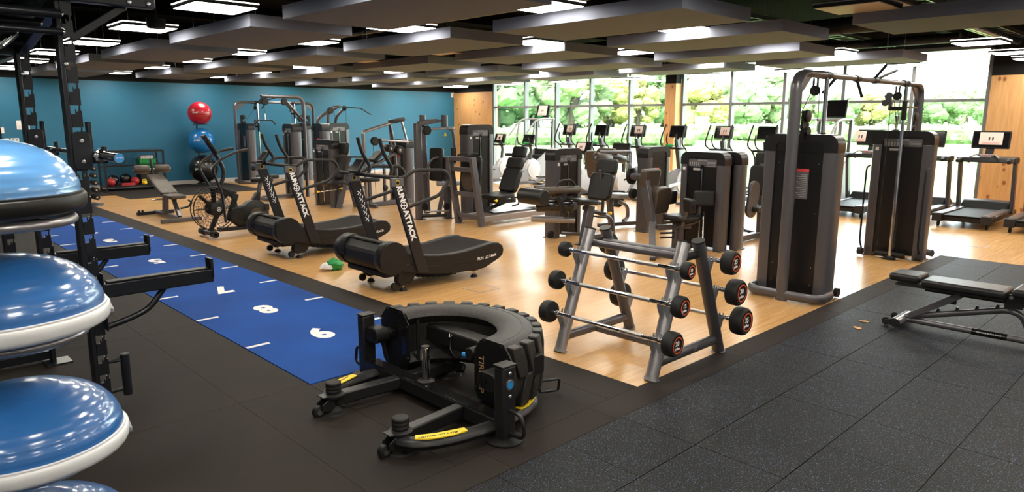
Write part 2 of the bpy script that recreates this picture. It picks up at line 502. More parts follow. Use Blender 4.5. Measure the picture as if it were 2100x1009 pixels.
def window(name, ylo, yhi, mulls):
    w = struct(name, (XW, 0, 0))
    d0, d1 = 0.02, 0.16
    fr = MB()
    fr.box(d0, d1, ylo, ylo+0.07, 0.06, 3.14); fr.box(d0, d1, yhi-0.07, yhi, 0.06, 3.14)
    fr.box(d0, d1, ylo, yhi, 0.06, 0.12); fr.box(d0, d1, ylo, yhi, 3.07, 3.14)
    fr.build('frame', 'window_grey', w, 0.004)
    for y in mulls: B('mullion', 'window_grey', w, (d0-0.02, d1, y-0.035, y+0.035, 0.12, 3.07), bevel=0.004)
    edges = [ylo+0.07]+sorted(mulls)+[yhi-0.07]
    for i in range(len(edges)-1):
        a = edges[i]+(0.035 if i else 0); b = edges[i+1]-(0.035 if i < len(edges)-2 else 0)
        B('transom', 'window_grey', w, (d0, d1-0.02, a, b, 2.08, 2.14), bevel=0.004)
        for z0, z1 in ((0.12, 2.08), (2.14, 3.07)):
            p = B('pane', 'window_glass', w, (0.10, 0.104, a, b, z0, z1))
            if z0 < 1:
                k = int((b-a)/0.28)
                for j in range(k):
                    s = bpy.data.objects.new('shield_sticker', SH); COL.objects.link(s); s.parent = p
                    s.location = (0.097, a+(b-a)*(j+0.5)/k, 1.40)
    # daylight sampling guide for this opening
    L = bpy.data.lights.new('window_portal', 'AREA'); L.shape = 'RECTANGLE'; L.size = 3.0; L.size_y = yhi-ylo
    L.cycles.is_portal = True
    lo = bpy.data.objects.new('window_portal', L); COL.objects.link(lo)
    lo.matrix_world = Matrix.Translation((XW+0.2, (ylo+yhi)/2, 1.6)) @ Matrix(((0,0,1),(0,1,0),(-1,0,0))).to_4x4()
    return w
window('window_1', 10.66, 17.60, [16.07, 14.74, 13.38, 11.98])
window('window_2', 3.52, 10.34, [8.91, 7.57, 6.24, 4.87])

# floors laid on the timber: rubber sheets, turf lane, speckled tiles
rub = struct('floor_rubber')
ub_ = MB()
for a in ((X0+0.02, 3.61, 2.56, 15.98), (X0+0.02, 10.17, -3.5, 2.56)): ub_.box(*a, 0.0, 0.0016)
ub_.build('underlay', 'cable_black', rub)
T = 0.008
def sheet(x0, x1, y0, y1): B('rubber_sheet', 'rubber_mat', rub, (x0+0.0012, x1-0.0012, y0+0.0012, y1-0.0012, 0.0, T))
sheet(3.32, 3.62, 2.57, 4.6)
for y0, y1 in ((4.6, 6.6), (6.6, 8.6), (8.6, 10.6), (10.6, 12.6), (12.6, 15.0)): sheet(3.305, 3.62, y0, y1)
sheet(2.08, 3.305, 14.08, 16.0); sheet(3.305, 3.62, 15.0, 16.0)
for x0, x1 in ((X0, -1.2), (-1.2, 0.1), (0.1, 1.615), (1.615, 2.08)):
    for y0, y1 in ((2.57, 4.1), (4.1, 6.0), (6.0, 8.0), (8.0, 10.0), (10.0, 12.0), (12.0, 14.08), (14.08, 16.0)): sheet(x0, x1, y0, y1)
sheet(2.08, 3.32, 2.57, 4.08)
for x0, x1 in ((X0, -1.0), (-1.0, 0.75), (0.75, 2.27), (2.27, 3.12), (3.12, 4.75), (4.75, 6.4), (6.4, 7.9), (7.9, 9.1), (9.1, 10.18)): sheet(x0, x1, 2.35, 2.57)
for y0, y1 in ((-3.5, -2), (-2, 0), (0, 1.6), (1.6, 2.35)): sheet(9.97, 10.18, y0, y1)
bm_ = struct('floor_back_mat')
B('rubber_sheet', 'rubber_mat', bm_, (4.52, 7.6, 16.7, 19.5, 0.0, T))
B('rubber_sheet', 'rubber_mat', bm_, (4.1, 4.50, 17.8, 19.5, 0.0, T))
tiles = struct('floor_tiles')
tm = MB().box(0.0014, 0.4986, 0.0028, 0.4922, 0.0, T+0.001).mesh('rubber_tile', 'rubber_speckle', 0)
for i in range(-7, 13):
    for j in range(0, 12):
        x = 3.66+0.5*i; y = 2.35-0.495*(j+1)
        if y < Y0+0.05 or x > 9.9: continue
        o = bpy.data.objects.new('rubber_tile', tm); COL.objects.link(o); o.parent = tiles; o.location = (x, y, random.uniform(-0.0008, 0.0004))
sheet(X0, 0.155, -3.55, 2.35)
lane = struct('floor_turf_lane')
B('turf', 'turf_blue', lane, (2.085, 3.30, 4.09, 14.075, 0.0, 0.011))
for k in range(1, 10):
    y = 5.10+(9-k)*1.0085
    B('lane_tick', 'white_paint', lane, (2.09, 2.275, y-0.021, y+0.021, 0.0112, 0.0122))
    B('lane_tick', 'white_paint', lane, (3.11, 3.295, y-0.021, y+0.021, 0.0112, 0.0122))
    text('lane_number', str(k), 0.40, 'white_paint', lane, (2.69, y-0.03, 0.0122), (-1,0,0), (0,-1,0), bold=0.020, squash=0.78)
# floor boxes let into the timber floor
for x, y in ((4.55, 5.2), (11.25, 2.3)):
    fb = struct('floor_box', (x, y, 0))
    B('hatch_lid', 'wood_floor', fb, (0.012, 0.268, 0.012, 0.258, 0.0, 0.0015))
    MB().ring([(0,0),(0.28,0),(0.28,0.27),(0,0.27)], [(0.012,0.012),(0.268,0.012),(0.268,0.258),(0.012,0.258)], 'z', 0.0, 0.0018).build('hatch_frame', 'grey_plate', fb)

# ---------------------------------------------------------------- ceiling: acoustic rafts, lights, services
wire = MB().cyl((0,0,0), (0,0,1), 0.002, n=5).mesh('hanger_wire', 'steel_bolt')
def wires(parent, pts, z0):
    for x, y in pts:
        o = bpy.data.objects.new('hanger_wire', wire); COL.objects.link(o); o.parent = parent
        o.location = (x, y, z0); o.scale = (1, 1, ZC-0.005-parent.location.z-z0)
PZ, PT = 2.675, 0.125
pm = MB().box(0, 1.2, 0, 2.4, 0, PT).mesh('raft', 'acoustic_panel', 0)
raft_names = {}
cols = [(3.26, [-2.11, 1.03, 4.16, 7.29, 10.44, 13.57, 16.7]), (5.38, [-2.75, 0.37, 3.50, 6.64, 9.80, 12.92, 16.05]), (7.52, [-2.65, 0.50, 3.62, 6.76, 9.90, 13.02, 16.15]),
        (9.80, [-1.85, 4.46, 7.52, 10.6, 13.7, 16.8]), (12.0, [3.84, 6.86, 9.95, 13.05, 16.2])]
ordn = ['first', 'second', 'third', 'fourth', 'fifth', 'sixth', 'seventh']
coln = ['in the row beside the rig', 'in the second row from the rig', 'in the middle row', 'in the second row from the windows', 'in the row nearest the windows']
for ci, (x, ys) in enumerate(cols):
    for ri, y in enumerate(ys):
        if y+2.4 < 2.6 and x < 6.5: continue
        if x == 5.38 and y < 0.5: continue
        t = thing('acoustic_raft', 'grey felt ceiling raft %s, %s from the blue wall' % (coln[ci], ordn[len(ys)-1-ri]), 'ceiling panel', (x, y, PZ), 0, 'hanging grey ceiling rafts')
        o = bpy.data.objects.new('raft', pm); COL.objects.link(o); o.parent = t
        wires(t, [(0.2, 0.3), (1.0, 0.3), (0.2, 2.1), (1.0, 2.1)], PT)
LZ = 2.78
off = {(6.93, 2), (6.93, 5), (6.93, 6)}
lcols = [-1.8, 0.36, 2.53, 4.69, 6.93, 9.1, 11.4, 13.45, 15.05]
rowy = [-2.0, 0.2, 2.45, 4.5, 6.78, 8.97, 11.28, 13.55, 15.82, 18.4]
lbody = MB().box(0, 0.6, 0, 0.6, 0.004, 0.05).mesh('housing', 'black_plastic')
ldiff = MB().box(0.012, 0.588, 0.012, 0.588, 0.0, 0.006).mesh('diffuser', 'lamp_glow', 0)
ldoff = MB().box(0.012, 0.588, 0.012, 0.588, 0.0, 0.006).mesh('diffuser', 'lamp_off', 0)
lrim = MB().ring([(-0.004,-0.004),(0.604,-0.004),(0.604,0.604),(-0.004,0.604)], [(0.02,0.02),(0.58,0.02),(0.58,0.58),(0.02,0.58)], 'z', 0.036, 0.046).mesh('light_rim', 'rim_glow', 0)
lroff = MB().ring([(-0.004,-0.004),(0.604,-0.004),(0.604,0.604),(-0.004,0.604)], [(0.02,0.02),(0.58,0.02),(0.58,0.58),(0.02,0.58)], 'z', 0.036, 0.046).mesh('light_rim', 'frame_silver', 0)
lcn = ['in the line left of the rig', 'above the rig end', 'over the turf lane', 'in the second line from the rig', 'in the third line from the rig', 'in the middle line', 'in the third line from the windows', 'in the second line from the windows', 'in the line along the windows']
for i, x in enumerate(lcols):
    for j, y in enumerate(rowy):
        if x < 1 and y > 4.0: continue
        lit = (x, j) not in off
        t = thing('ceiling_light', ('square ceiling light %s, %s from the blue wall' if lit else 'unlit square ceiling light %s, %s from the blue wall') % (lcn[i], (ordn+['eighth', 'ninth', 'tenth'])[len(rowy)-1-j]), 'ceiling light', (x, y, LZ), 0, 'square hanging ceiling lights')
        for nm, me in (('housing', lbody), ('diffuser', ldiff if lit else ldoff), ('light_rim', lrim if lit else lroff)):
            o = bpy.data.objects.new(nm, me); COL.objects.link(o); o.parent = t
        wires(t, [(0.08, 0.08), (0.52, 0.52)], 0.05)
for y in (-1.0, 1.5, 4.0, 6.6, 9.2, 11.8, 14.4, 17.0):
    sbox('ceiling_beam', 'ceiling_black', X0, XW, y, y+0.18, 3.30, ZC)
d = struct('ceiling_ducts')
def duct(a, b, r, mt='duct_black'):
    m = MB(); a, b = V(a), V(b); n = max(2, int((b-a).length/1.2)); m.cyl(a, b, r, n=14)
    for k in range(n+1):
        p = a.lerp(b, k/n); dd = (b-a).normalized()*0.02; m.cyl(p-dd, p+dd, r*1.06, n=14)
    m.build('duct', mt, d)
duct((X0, 1.2, 3.2), (XW-1.5, 1.2, 3.2), 0.12); duct((11.0, 0.6, 3.1), (11.0, YW-0.1, 3.1), 0.12)
duct((8.7, 3.1, 3.12), (15.6, 3.1, 3.12), 0.05, 'duct_metal'); duct((8.7, 3.3, 3.16), (15.6, 3.3, 3.16), 0.03, 'duct_metal')
duct((1.9, 3.0, 3.05), (1.9, YW-0.1, 3.05), 0.14); duct((6.75, 3.0, 3.18), (6.75, YW-0.1, 3.18), 0.04, 'duct_metal')
duct((13.9, 3.6, 3.1), (13.9, 18.9, 3.1), 0.08)
for y in (2.9, 5.1):
    m = MB(); m.box(8.5, 15.5, y, y+0.02, 3.16, 3.22); m.box(8.5, 15.5, y+0.28, y+0.30, 3.16, 3.22)
    for k in range(24): m.box(8.5+k*0.3, 8.53+k*0.3, y, y+0.3, 3.16, 3.17)
    m.build('cable_tray', 'duct_metal', d)

# ---------------------------------------------------------------- outdoors
rubber_mat('grass_field', (0.17, 0.29, 0.07), (0.23, 0.35, 0.11), 0.5, 3, 0.95)
mat('leaf_green', (0.13, 0.21, 0.085), 0.8, noise=0.5, nscale=1.2)  # all leaf colours lightened: haze over the distant trees is painted in
mat('leaf_pale', (0.21, 0.28, 0.14), 0.8, noise=0.4, nscale=1.2)
mat('leaf_gold', (0.27, 0.26, 0.09), 0.8, noise=0.4, nscale=1.2)
mat('hedge_green', (0.13, 0.20, 0.08), 0.85, noise=0.5, nscale=2)
mat('bark', (0.06, 0.045, 0.03), 0.9)
mat('paving', (0.42, 0.41, 0.39), 0.9, noise=0.1)
g = sbox('ground_field', 'grass_field', XW+1.8, 420, -220, 320, -0.35, -0.15)
sbox('ground_paving', 'paving', XW+0.3, XW+1.8, -10, 40, -0.35, -0.06)
def lump(mb, c, r, rnd, n=10, mm=7):
    o = len(mb.v); mb.sphere(c, 1, n, mm, sz=(r*rnd.uniform(.85,1.15), r*rnd.uniform(.85,1.15), r*rnd.uniform(.7,.95)))
    for i in range(o, len(mb.v)):
        v = V(mb.v[i]); dv = v-V(c); mb.v[i] = tuple(V(c)+dv*rnd.uniform(0.82, 1.18))
def leaves(mb, c, r, k, rnd, s):
    for _ in range(k):
        d_ = V(rnd.gauss(0,1), rnd.gauss(0,1), rnd.gauss(0,1)).normalized()
        p = V(c)+d_*r*rnd.uniform(0.85, 1.22)
        a = V(rnd.gauss(0,1), rnd.gauss(0,1), rnd.gauss(0,1)).normalized(); b = a.orthogonal().normalized()
        q = s*rnd.uniform(.6, 1.3)
        mb.add([p-a*q, p+b*q*.6, p+a*q, p-b*q*.6], [(0,1,2,3)])
def tree(px, dist, h, w, mt, label, seed):
    # placed along the ray through picture column px at the given distance
    rnd = random.Random(seed)
    x = (px-1050)/1435.24
    dirv = (_f + _R*x); dirv.z = 0; dirv.normalize()
    p = dirv*dist
    t = thing('tree', label, 'tree', (p.x, p.y, -0.15), 0, 'trees beyond the field')
    m = MB().tube([(0,0,0), (rnd.uniform(-.2,.2), rnd.uniform(-.2,.2), h*0.35), (0,0,h*0.62)], [w*0.07, w*0.05, w*0.03], n=7)
    for k in range(4):
        a = k*1.6+rnd.random(); m.tube([(0,0,h*(0.25+0.06*k)), (math.cos(a)*w*.3, math.sin(a)*w*.3, h*(0.5+0.08*k))], [w*.03, w*.012], n=5)
    m.build('trunk', 'bark', t)
    c = MB(); lv = MB()
    for k in range(34):
        a = rnd.random()*2*PI; zz = rnd.uniform(0.0, 1.0); rr_ = w*0.5*math.sin(PI*min(0.97, 0.18+0.80*zz))*rnd.uniform(.35, .95)
        cc = (math.cos(a)*rr_, math.sin(a)*rr_, h*(0.14+0.78*zz)); r = w*rnd.uniform(.10, .19)
        lump(c, cc, r, rnd); leaves(lv, cc, r, 55, rnd, w*0.028)
    c.join(lv)
    c.build('crown', mt, t, smooth=0)
specs = [(1015, 150, 15, 17, 'leaf_green', 'tall dark green tree outside the window nearest the blue wall'), (1095, 165, 17, 18, 'leaf_green', 'big green tree behind the stair climber'),
 (1172, 150, 15, 17, 'leaf_pale', 'pale green tree outside the third pane from the corner'), (1245, 170, 16, 15, 'leaf_gold', 'golden leaved tree outside the fourth pane'),
 (1300, 150, 11, 8, 'leaf_gold', 'yellowish tree beside the golden tree'), (1355, 172, 15, 17, 'leaf_green', 'round green tree left of the timber post'),
 (1432, 150, 10, 12, 'leaf_gold', 'yellow green bushy tree right of the timber post'), (1490, 175, 10, 14, 'leaf_green', 'bushy green tree behind the white sight screen'),
 (1560, 185, 14, 15, 'leaf_pale', 'tall airy tree rising left of the cable crossover'), (1632, 210, 10, 12, 'leaf_pale', 'low pale tree behind the near crossover post'),
 (1700, 225, 9, 12, 'leaf_green', 'low round tree between the crossover cables'), (1765, 230, 9.5, 12, 'leaf_gold', 'small yellow green tree beyond the pull-up bar'),
 (1828, 240, 9, 13, 'leaf_pale', 'hazy grey green tree beyond the far crossover tower'), (1893, 225, 8.5, 12, 'leaf_green', 'dark round tree behind the far crossover post'),
 (1950, 240, 11, 13, 'leaf_pale', 'pale wide tree right of the far crossover tower'), (2005, 215, 10, 11, 'leaf_green', 'dark green tree at the right end of the windows')]
for i, s_ in enumerate(specs): tree(*s_, seed=i*13+5)
def hedge():
    rnd = random.Random(3)
    for nm, px0, px1, dist, h in (('hedge', 960, 1400, 52, 1.0), ('hedge', 1390, 2080, 66, 1.25)):
        m = MB()
        k = 46
        for i in range(k):
            px = px0+(px1-px0)*i/(k-1); x = (px-1050)/1435.24
            dv = (_f+_R*x); dv.z = 0; dv.normalize(); p = dv*dist
            lump(m, (p.x, p.y, -0.15+h*0.55), h*0.75, rnd, 8, 6); leaves(m, (p.x, p.y, -0.15+h*0.55), h*0.75, 30, rnd, 0.12)
        o = m.build(nm, 'hedge_green', None, smooth=0)
        tag(o, 'clipped green hedge along the far side of the field, %s' % ('left of the timber post' if px0 < 1000 else 'right of the timber post'), 'hedge')
hedge()
def at(px, dist):
    x = (px-1050)/1435.24; dv = (_f+_R*x); dv.z = 0; dv.normalize(); return dv*dist
p = at(1427, 72)
t = thing('sight_screen', 'white cricket sight screen standing on the field', 'screen', (p.x, p.y, -0.15), math.atan2(p.y, p.x)+PI/2)
for k in range(5): B('board', 'white_paint', t, (-0.6, 0.6, -0.03, 0.03, 0.35+k*0.36, 0.69+k*0.36))
B('frame', 'white_paint', t, (-0.62, -0.56, 0.03, 0.09, 0, 2.2), (0.56, 0.62, 0.03, 0.09, 0, 2.2), (-0.62, 0.62, 0.03, 0.09, 0.2, 0.27))
# ================================================================ helpers for equipment built in room coordinates
def wb(mb, name, matname, root, bevel=0.0, parent=None, seg=2, smooth=40):
    M = Matrix.Translation(root.location) @ Matrix.Rotation(root.rotation_euler.z, 4, 'Z')
    mb.xf(M.inverted())
    return mb.build(name, matname, parent or root, bevel, seg, smooth)
def wtext(name, s, size, matname, root, loc, right, up, parent=None, **kw):
    return text(name, s, size, matname, parent or root, V(loc)-root.location, right, up, **kw)

# ================================================================ tyre flip machine
def tyre_machine():
    cx, cy = 2.46, 3.295
    t = thing('tyre_flip_machine', 'half tyre flipping machine with black steel base and yellow caution strips', 'gym machine', (cx, cy, 0))
    fm = 'frame_dark'
    MB().bar((0, -0.66, 0.085), (0, 0.66, 0.085), 0.09, 0.085).build('base_beam', fm, t, 0.008)
    MB().box(-0.04, 0.04, -0.62, 0.62, 0.1285, 0.133).build('beam_cover', 'black_gloss', t, 0.001)
    for sy in (-1, 1):
        p = MB().bar((0, sy*0.685, 0.0), (0, sy*0.685, 0.435), 0.095, 0.075, up=(0,1,0)).build('post', fm, t, 0.010)
        MB().box(-0.052, 0.052, sy*0.685-0.042, sy*0.685+0.042, 0.435, 0.445).build('post_cap', 'black_plastic', p, 0.004)
        for z in (0.40, 0.27): MB().sphere((0.0, sy*0.727, z), 0.010, 10, 6, sz=(0.012, 0.006, 0.012)).build('bolt', 'steel_bolt', p)
        MB().lathe([(0.10,0.0),(0.105,0.006),(0.105,0.018),(0.07,0.028),(0.0,0.03)], (0, sy*0.685, 0.0), n=28).build('foot_pad', 'rubber_black', t)
        MB().tube([(0, sy*0.72, 0.19), (0, sy*0.82, 0.185), (0, sy*0.84, 0.06), (0, sy*0.72, 0.055)], 0.011, 8, bend=0.05).build('grab_handle', fm, t)
        # pivot block between post and end plate
        b = MB().prism(rrect(0.50 if sy > 0 else -0.652, 0.652 if sy > 0 else -0.50, 0.27, 0.37, 0.04), 'x', -0.035, 0.06)
        pv = b.build('pivot_block', 'black_plastic', t, 0.006)
        MB().cyl((-0.040, sy*0.55, 0.32), (-0.035, sy*0.55, 0.32), 0.024).build('pivot_bolt', 'black_gloss', pv)
        MB().cyl((0.06, sy*0.55, 0.32), (0.093, sy*0.55, 0.32), 0.04).build('pivot_shaft', fm, pv)
    MB().lathe([(0.0,0),(0.030,0.0),(0.030,0.004),(0.024,0.006),(0.0,0.006)], (0, -0.7225, 0.335), axis=(0,-1,0), n=24).build('badge', 'steel_bolt', t)
    MB().cyl((0, -0.7285, 0.335), (0, -0.7305, 0.335), 0.021, n=24).build('badge_face', 'blue_badge', t)
    # legs: four straight arms, four curved tubes with caution strips, feet with rubber knobs and castors
    for sx in (-1, 1):
        for sy in (-1, 1):
            fx, fy = (-0.48 if sx < 0 else 0.40), (0.30 if sy > 0 else -0.39)
            ya, yb, xr = (0.52, 0.32, abs(fx)-0.01) if sy > 0 else (-0.62, -0.42, abs(fx)-0.01)
            MB().bar((sx*0.04, fy*0.9, 0.085), (fx, fy, 0.085), 0.075, 0.075).build('straight_leg', fm, t, 0.010)
            cpts = [(sx*0.03, ya, 0.075)]
            for k in range(1, 9):
                a = k/8
                cpts.append((sx*(0.03+xr*math.sin(a*PI/2)), yb+(ya-yb)*math.cos(a*PI/2), 0.075))
            ct = MB().tube(cpts, 0.045, 10, ry=0.036).build('curved_leg', fm, t)
            # strip lying on the curved tube
            sm = MB(); q = []
            for k in range(2, 7):
                a = k/8
                q.append((V(sx*(0.03+xr*math.sin(a*PI/2)), yb+(ya-yb)*math.cos(a*PI/2), 0.0)))
            for i, p in enumerate(q):
                d_ = (q[min(i+1, 4)]-q[max(i-1, 0)]).normalized(); nn = V(-d_.y, d_.x, 0)
                w_ = 0.029 if 0 < i < 4 else 0.021
                for s_, z_ in ((-1, 0.1125), (1, 0.1125), (1, 0.106), (-1, 0.106)): sm.v.append(tuple(p+nn*s_*w_+V(0,0,z_)))
            for i in range(4):
                o = i*4
                for a_, b_ in ((0,1),(1,2),(2,3),(3,0)): sm.f.append((o+a_, o+b_, o+4+b_, o+4+a_))
            sm.f += [(0,1,2,3), (16,17,18,19)]
            st = sm.build('caution_strip', 'yellow', ct, smooth=0)
            mid = q[2]; dd = (q[3]-q[1]).normalized()
            rgt = dd*(-1 if sx*sy > 0 else 1)
            upv = V(-rgt.y, rgt.x, 0)
            text('caution_lettering', 'CAUTION: NOT A STEP', 0.0205, 'print_dark', st, (mid.x, mid.y, 0.1130), rgt, upv, bold=0.0006, depth=0.0004)
            MB().lathe([(0.0,0),(0.085,0.0),(0.09,0.008),(0.085,0.018),(0.05,0.024),(0.03,0.05),(0.0,0.05)], (fx, fy, 0.0), n=28).build('foot_pad', 'rubber_black', t)
            kb = MB().lathe([(0,0.10),(0.062,0.10),(0.066,0.106),(0.066,0.120),(0.050,0.127),(0.042,0.129)] + [(r, z) for j in range(3) for r, z in ((0.043,0.130+j*0.021),(0.046,0.134+j*0.021),(0.046,0.146+j*0.021),(0.043,0.150+j*0.021))]+[(0.040,0.194),(0,0.195)], (fx, fy, 0), n=24)
            kb.build('rubber_knob', 'rubber_black', t)
            # castor
            ex = fx+sx*0.105
            c = MB().prism([(0.0,0.05),(sx*0.03,0.03),(sx*0.085,0.040),(sx*0.085,0.080),(0.0,0.125)], 'y', fy-0.035, fy-0.028)
            c.prism([(0.0,0.05),(sx*0.03,0.03),(sx*0.085,0.040),(sx*0.085,0.080),(0.0,0.125)], 'y', fy+0.028, fy+0.035)
            c.box(-0.005, sx*0.08, fy-0.035, fy+0.035, 0.118, 0.125)
            c.v = [(v[0]+fx+sx*0.01, v[1], v[2]) for v in c.v]
            c.build('castor_bracket', fm, t, 0.003)
            w = MB().lathe([(0.0,-0.02),(0.024,-0.02),(0.034,-0.016),(0.036,0),(0.034,0.016),(0.024,0.02),(0.0,0.02)], (ex, fy, 0.036), axis=(0,1,0), n=20).build('castor_wheel', 'rubber_black', t)
            MB().cyl((ex, fy-0.023, 0.036), (ex, fy+0.023, 0.036), 0.017, n=14).build('hub', 'chrome', w)
    MB().tube([(0.56, -0.42, 0.12), (0.68, -0.47, 0.12), (0.70, -0.44, 0.03), (0.58, -0.39, 0.03)], 0.008, 8, bend=0.015, closed=True).build('grab_handle', fm, t)
    # chrome weight peg on the beam
    MB().cyl((0.02, 0.05, 0.13), (0.02, 0.05, 0.355), 0.025, n=20).build('weight_peg', 'chrome', t, 0.003)
    MB().lathe([(0,0.128),(0.055,0.128),(0.055,0.142),(0.03,0.15),(0,0.15)], (0.02, 0.05, 0), n=24).build('peg_collar', 'black_plastic', t)
    MB().cyl((0.02, 0.05, 0.355), (0.02, 0.05, 0.362), 0.026, n=20).build('peg_cap', 'black_plastic', t)
    # half tyre
    RO, RI, Z0, Z1, X = 0.615, 0.345, 0.105, 0.492, 0.105
    prof = [(RI, Z0+0.05), (RI+0.02, Z0+0.02), (RI+0.10, Z0), (RO-0.09, Z0+0.015), (RO-0.02, Z0+0.055), (RO, Z0+0.10), (RO+0.005, (Z0+Z1)/2), (RO, Z1-0.10), (RO-0.012, Z1-0.055), (RO-0.05, Z1-0.016), (RO-0.10, Z1-0.004), (RI+0.07, Z1), (RI+0.02, Z1-0.012), (RI, Z1-0.04), (RI+0.03, Z1-0.075), (RI+0.06, Z1-0.10), (RI+0.06, Z0+0.10), (RI+0.03, Z0+0.075)]
    m = MB(); nseg = 40; np_ = len(prof)
    for i in range(nseg+1):
        a = -PI/2+PI*i/nseg
        for r, z in prof: m.v.append((X+r*math.cos(a), r*math.sin(a), z))
    for i in range(nseg):
        for k in range(np_):
            l = (k+1) % np_
            m.f.append((i*np_+k, i*np_+l, (i+1)*np_+l, (i+1)*np_+k))
    m.f += [tuple(range(np_)), tuple(nseg*np_+k for k in range(np_))]
    ty = m.build('half_tyre', 'tyre_rubber', t, smooth=50)
    # bead and sidewall ring detail
    for z in (Z1+0.001,):
        g = MB().tube([(X+(RI+0.155)*math.cos(-PI/2+PI*i/30), (RI+0.155)*math.sin(-PI/2+PI*i/30), z-0.008) for i in range(31)], 0.006, 6)
        g.build('sidewall_ring', 'tyre_rubber', ty)
    # tread lugs, upper and lower rows, slanted
    def lug(zs):
        l = MB(); pts = []
        for u, (z, da) in enumerate(((Z1-0.012, 0.0), (Z1-0.10, 0.01), (Z1-0.20, 0.07))):
            for sgn in (-1, 1):
                a = da+sgn*0.066
                for rr_ in (RO-0.055 if u == 0 else RO-0.02, RO+0.022 if u else RO+0.008):
                    pts.append((rr_*math.cos(a), rr_*math.sin(a), z if zs > 0 else Z0+Z1-z))
        l.v = pts
        l.f = [(0,1,3,2), (8,9,11,10), (0,4,5,1), (4,8,9,5), (2,3,7,6), (6,7,11,10), (1,5,7,3), (5,9,11,7), (0,2,6,4), (4,6,10,8)]
        return l.mesh('tread_lug', 'tyre_rubber', 30)
    lu, ld = lug(1), lug(-1)
    for i in range(15):
        a = -PI/2+0.10+i*(PI-0.24)/14
        for me, da in ((lu, 0), (ld, 0.10)):
            o = bpy.data.objects.new('tread_lug', me); COL.objects.link(o); o.parent = ty; o.location = (X, 0, 0); o.rotation_euler = (0, 0, a+da)
            md = o.modifiers.new('bevel', 'BEVEL'); md.width = 0.008; md.segments = 2
    # steel end plates with bolts and cut-out lettering
    for sy in (-1, 1):
        y0, y1 = (0.325, 0.645) if sy > 0 else (-0.645, -0.325)
        ch = 0.075
        poly = [(y0+ch*0.6, Z0-0.01), (y1-ch*0.6, Z0-0.01), (y1, Z0+ch), (y1, Z1-ch), (y1-ch, Z1+0.01), (y0+ch, Z1+0.01), (y0, Z1-ch), (y0, Z0+ch)]
        pl = MB().prism(poly, 'x', X-0.012, X-0.004).build('end_plate', 'panel_dark', t, 0.001)
        for y, z in poly:
            yy = y+(0.014 if y < (y0+y1)/2 else -0.014); zz = z+(0.012 if z < (Z0+Z1)/2 else -0.012)
            MB().cyl((X-0.016, yy, zz), (X-0.012, yy, zz), 0.006, n=8).build('plate_bolt', 'steel_bolt', pl)
        xs = X-0.0125
        if sy > 0:
            text('plate_lettering', 'TIREFLIP', 0.062, 'black_gloss', pl, (xs, y0+0.055, 0.29), (0,0,1), (0,1,0), bold=0.002)
            text('plate_lettering', '180', 0.085, 'black_gloss', pl, (xs, y0+0.15, 0.34), (0,0,1), (0,1,0), bold=0.002)
        else:
            text('plate_lettering', 'TIREFLIP', 0.062, 'cork', pl, (xs, y1-0.06, 0.28), (0,0,-1), (0,-1,0), bold=0.0)
            text('plate_lettering', '180', 0.085, 'black_gloss', pl, (xs, y1-0.16, 0.30), (0,0,-1), (0,-1,0), bold=0.002)
    cb = MB().prism(rrect(0.27, 0.40, 0.265, 0.385, 0.02), 'y', -0.60, 0.60).build('cross_beam', 'black_plastic', t, 0.004)
    MB().lathe([(0.0,0),(0.065,0.0),(0.062,0.012),(0.045,0.016),(0.040,0.09),(0.036,0.095),(0.0,0.095)], (0.27, -0.18, 0.32), axis=(-1,0,0.1), n=20).build('lock_boss', 'black_plastic', cb)
    MB().cyl((0.205, -0.14, 0.30), (0.205, -0.09, 0.30), 0.016, n=12).build('lock_pin_sleeve', 'blue_badge', cb)
    MB().cyl((0.205, -0.24, 0.30), (0.205, -0.14, 0.30), 0.007, n=10).build('lock_pin', 'steel_bolt', cb)
    MB().tube([(0.205, -0.09, 0.30), (0.21, -0.03, 0.255), (0.23, 0.03, 0.25), (0.25, 0.10, 0.275), (0.26, 0.10, 0.34)], 0.004, 6, bend=0.04).build('lanyard', 'cable_black', cb)
    MB().tube([(0.262, 0.085, 0.372), (0.25, 0.095, 0.355), (0.25, 0.105, 0.355), (0.262, 0.115, 0.372)], 0.004, 6).build('cable_clip', 'steel_bolt', cb)
    MB().cyl((0.18, 0.345, 0.16), (0.18, 0.345, 0.44), 0.012, n=10).build('tyre_stay', 'black_plastic', t)
tyre_machine()

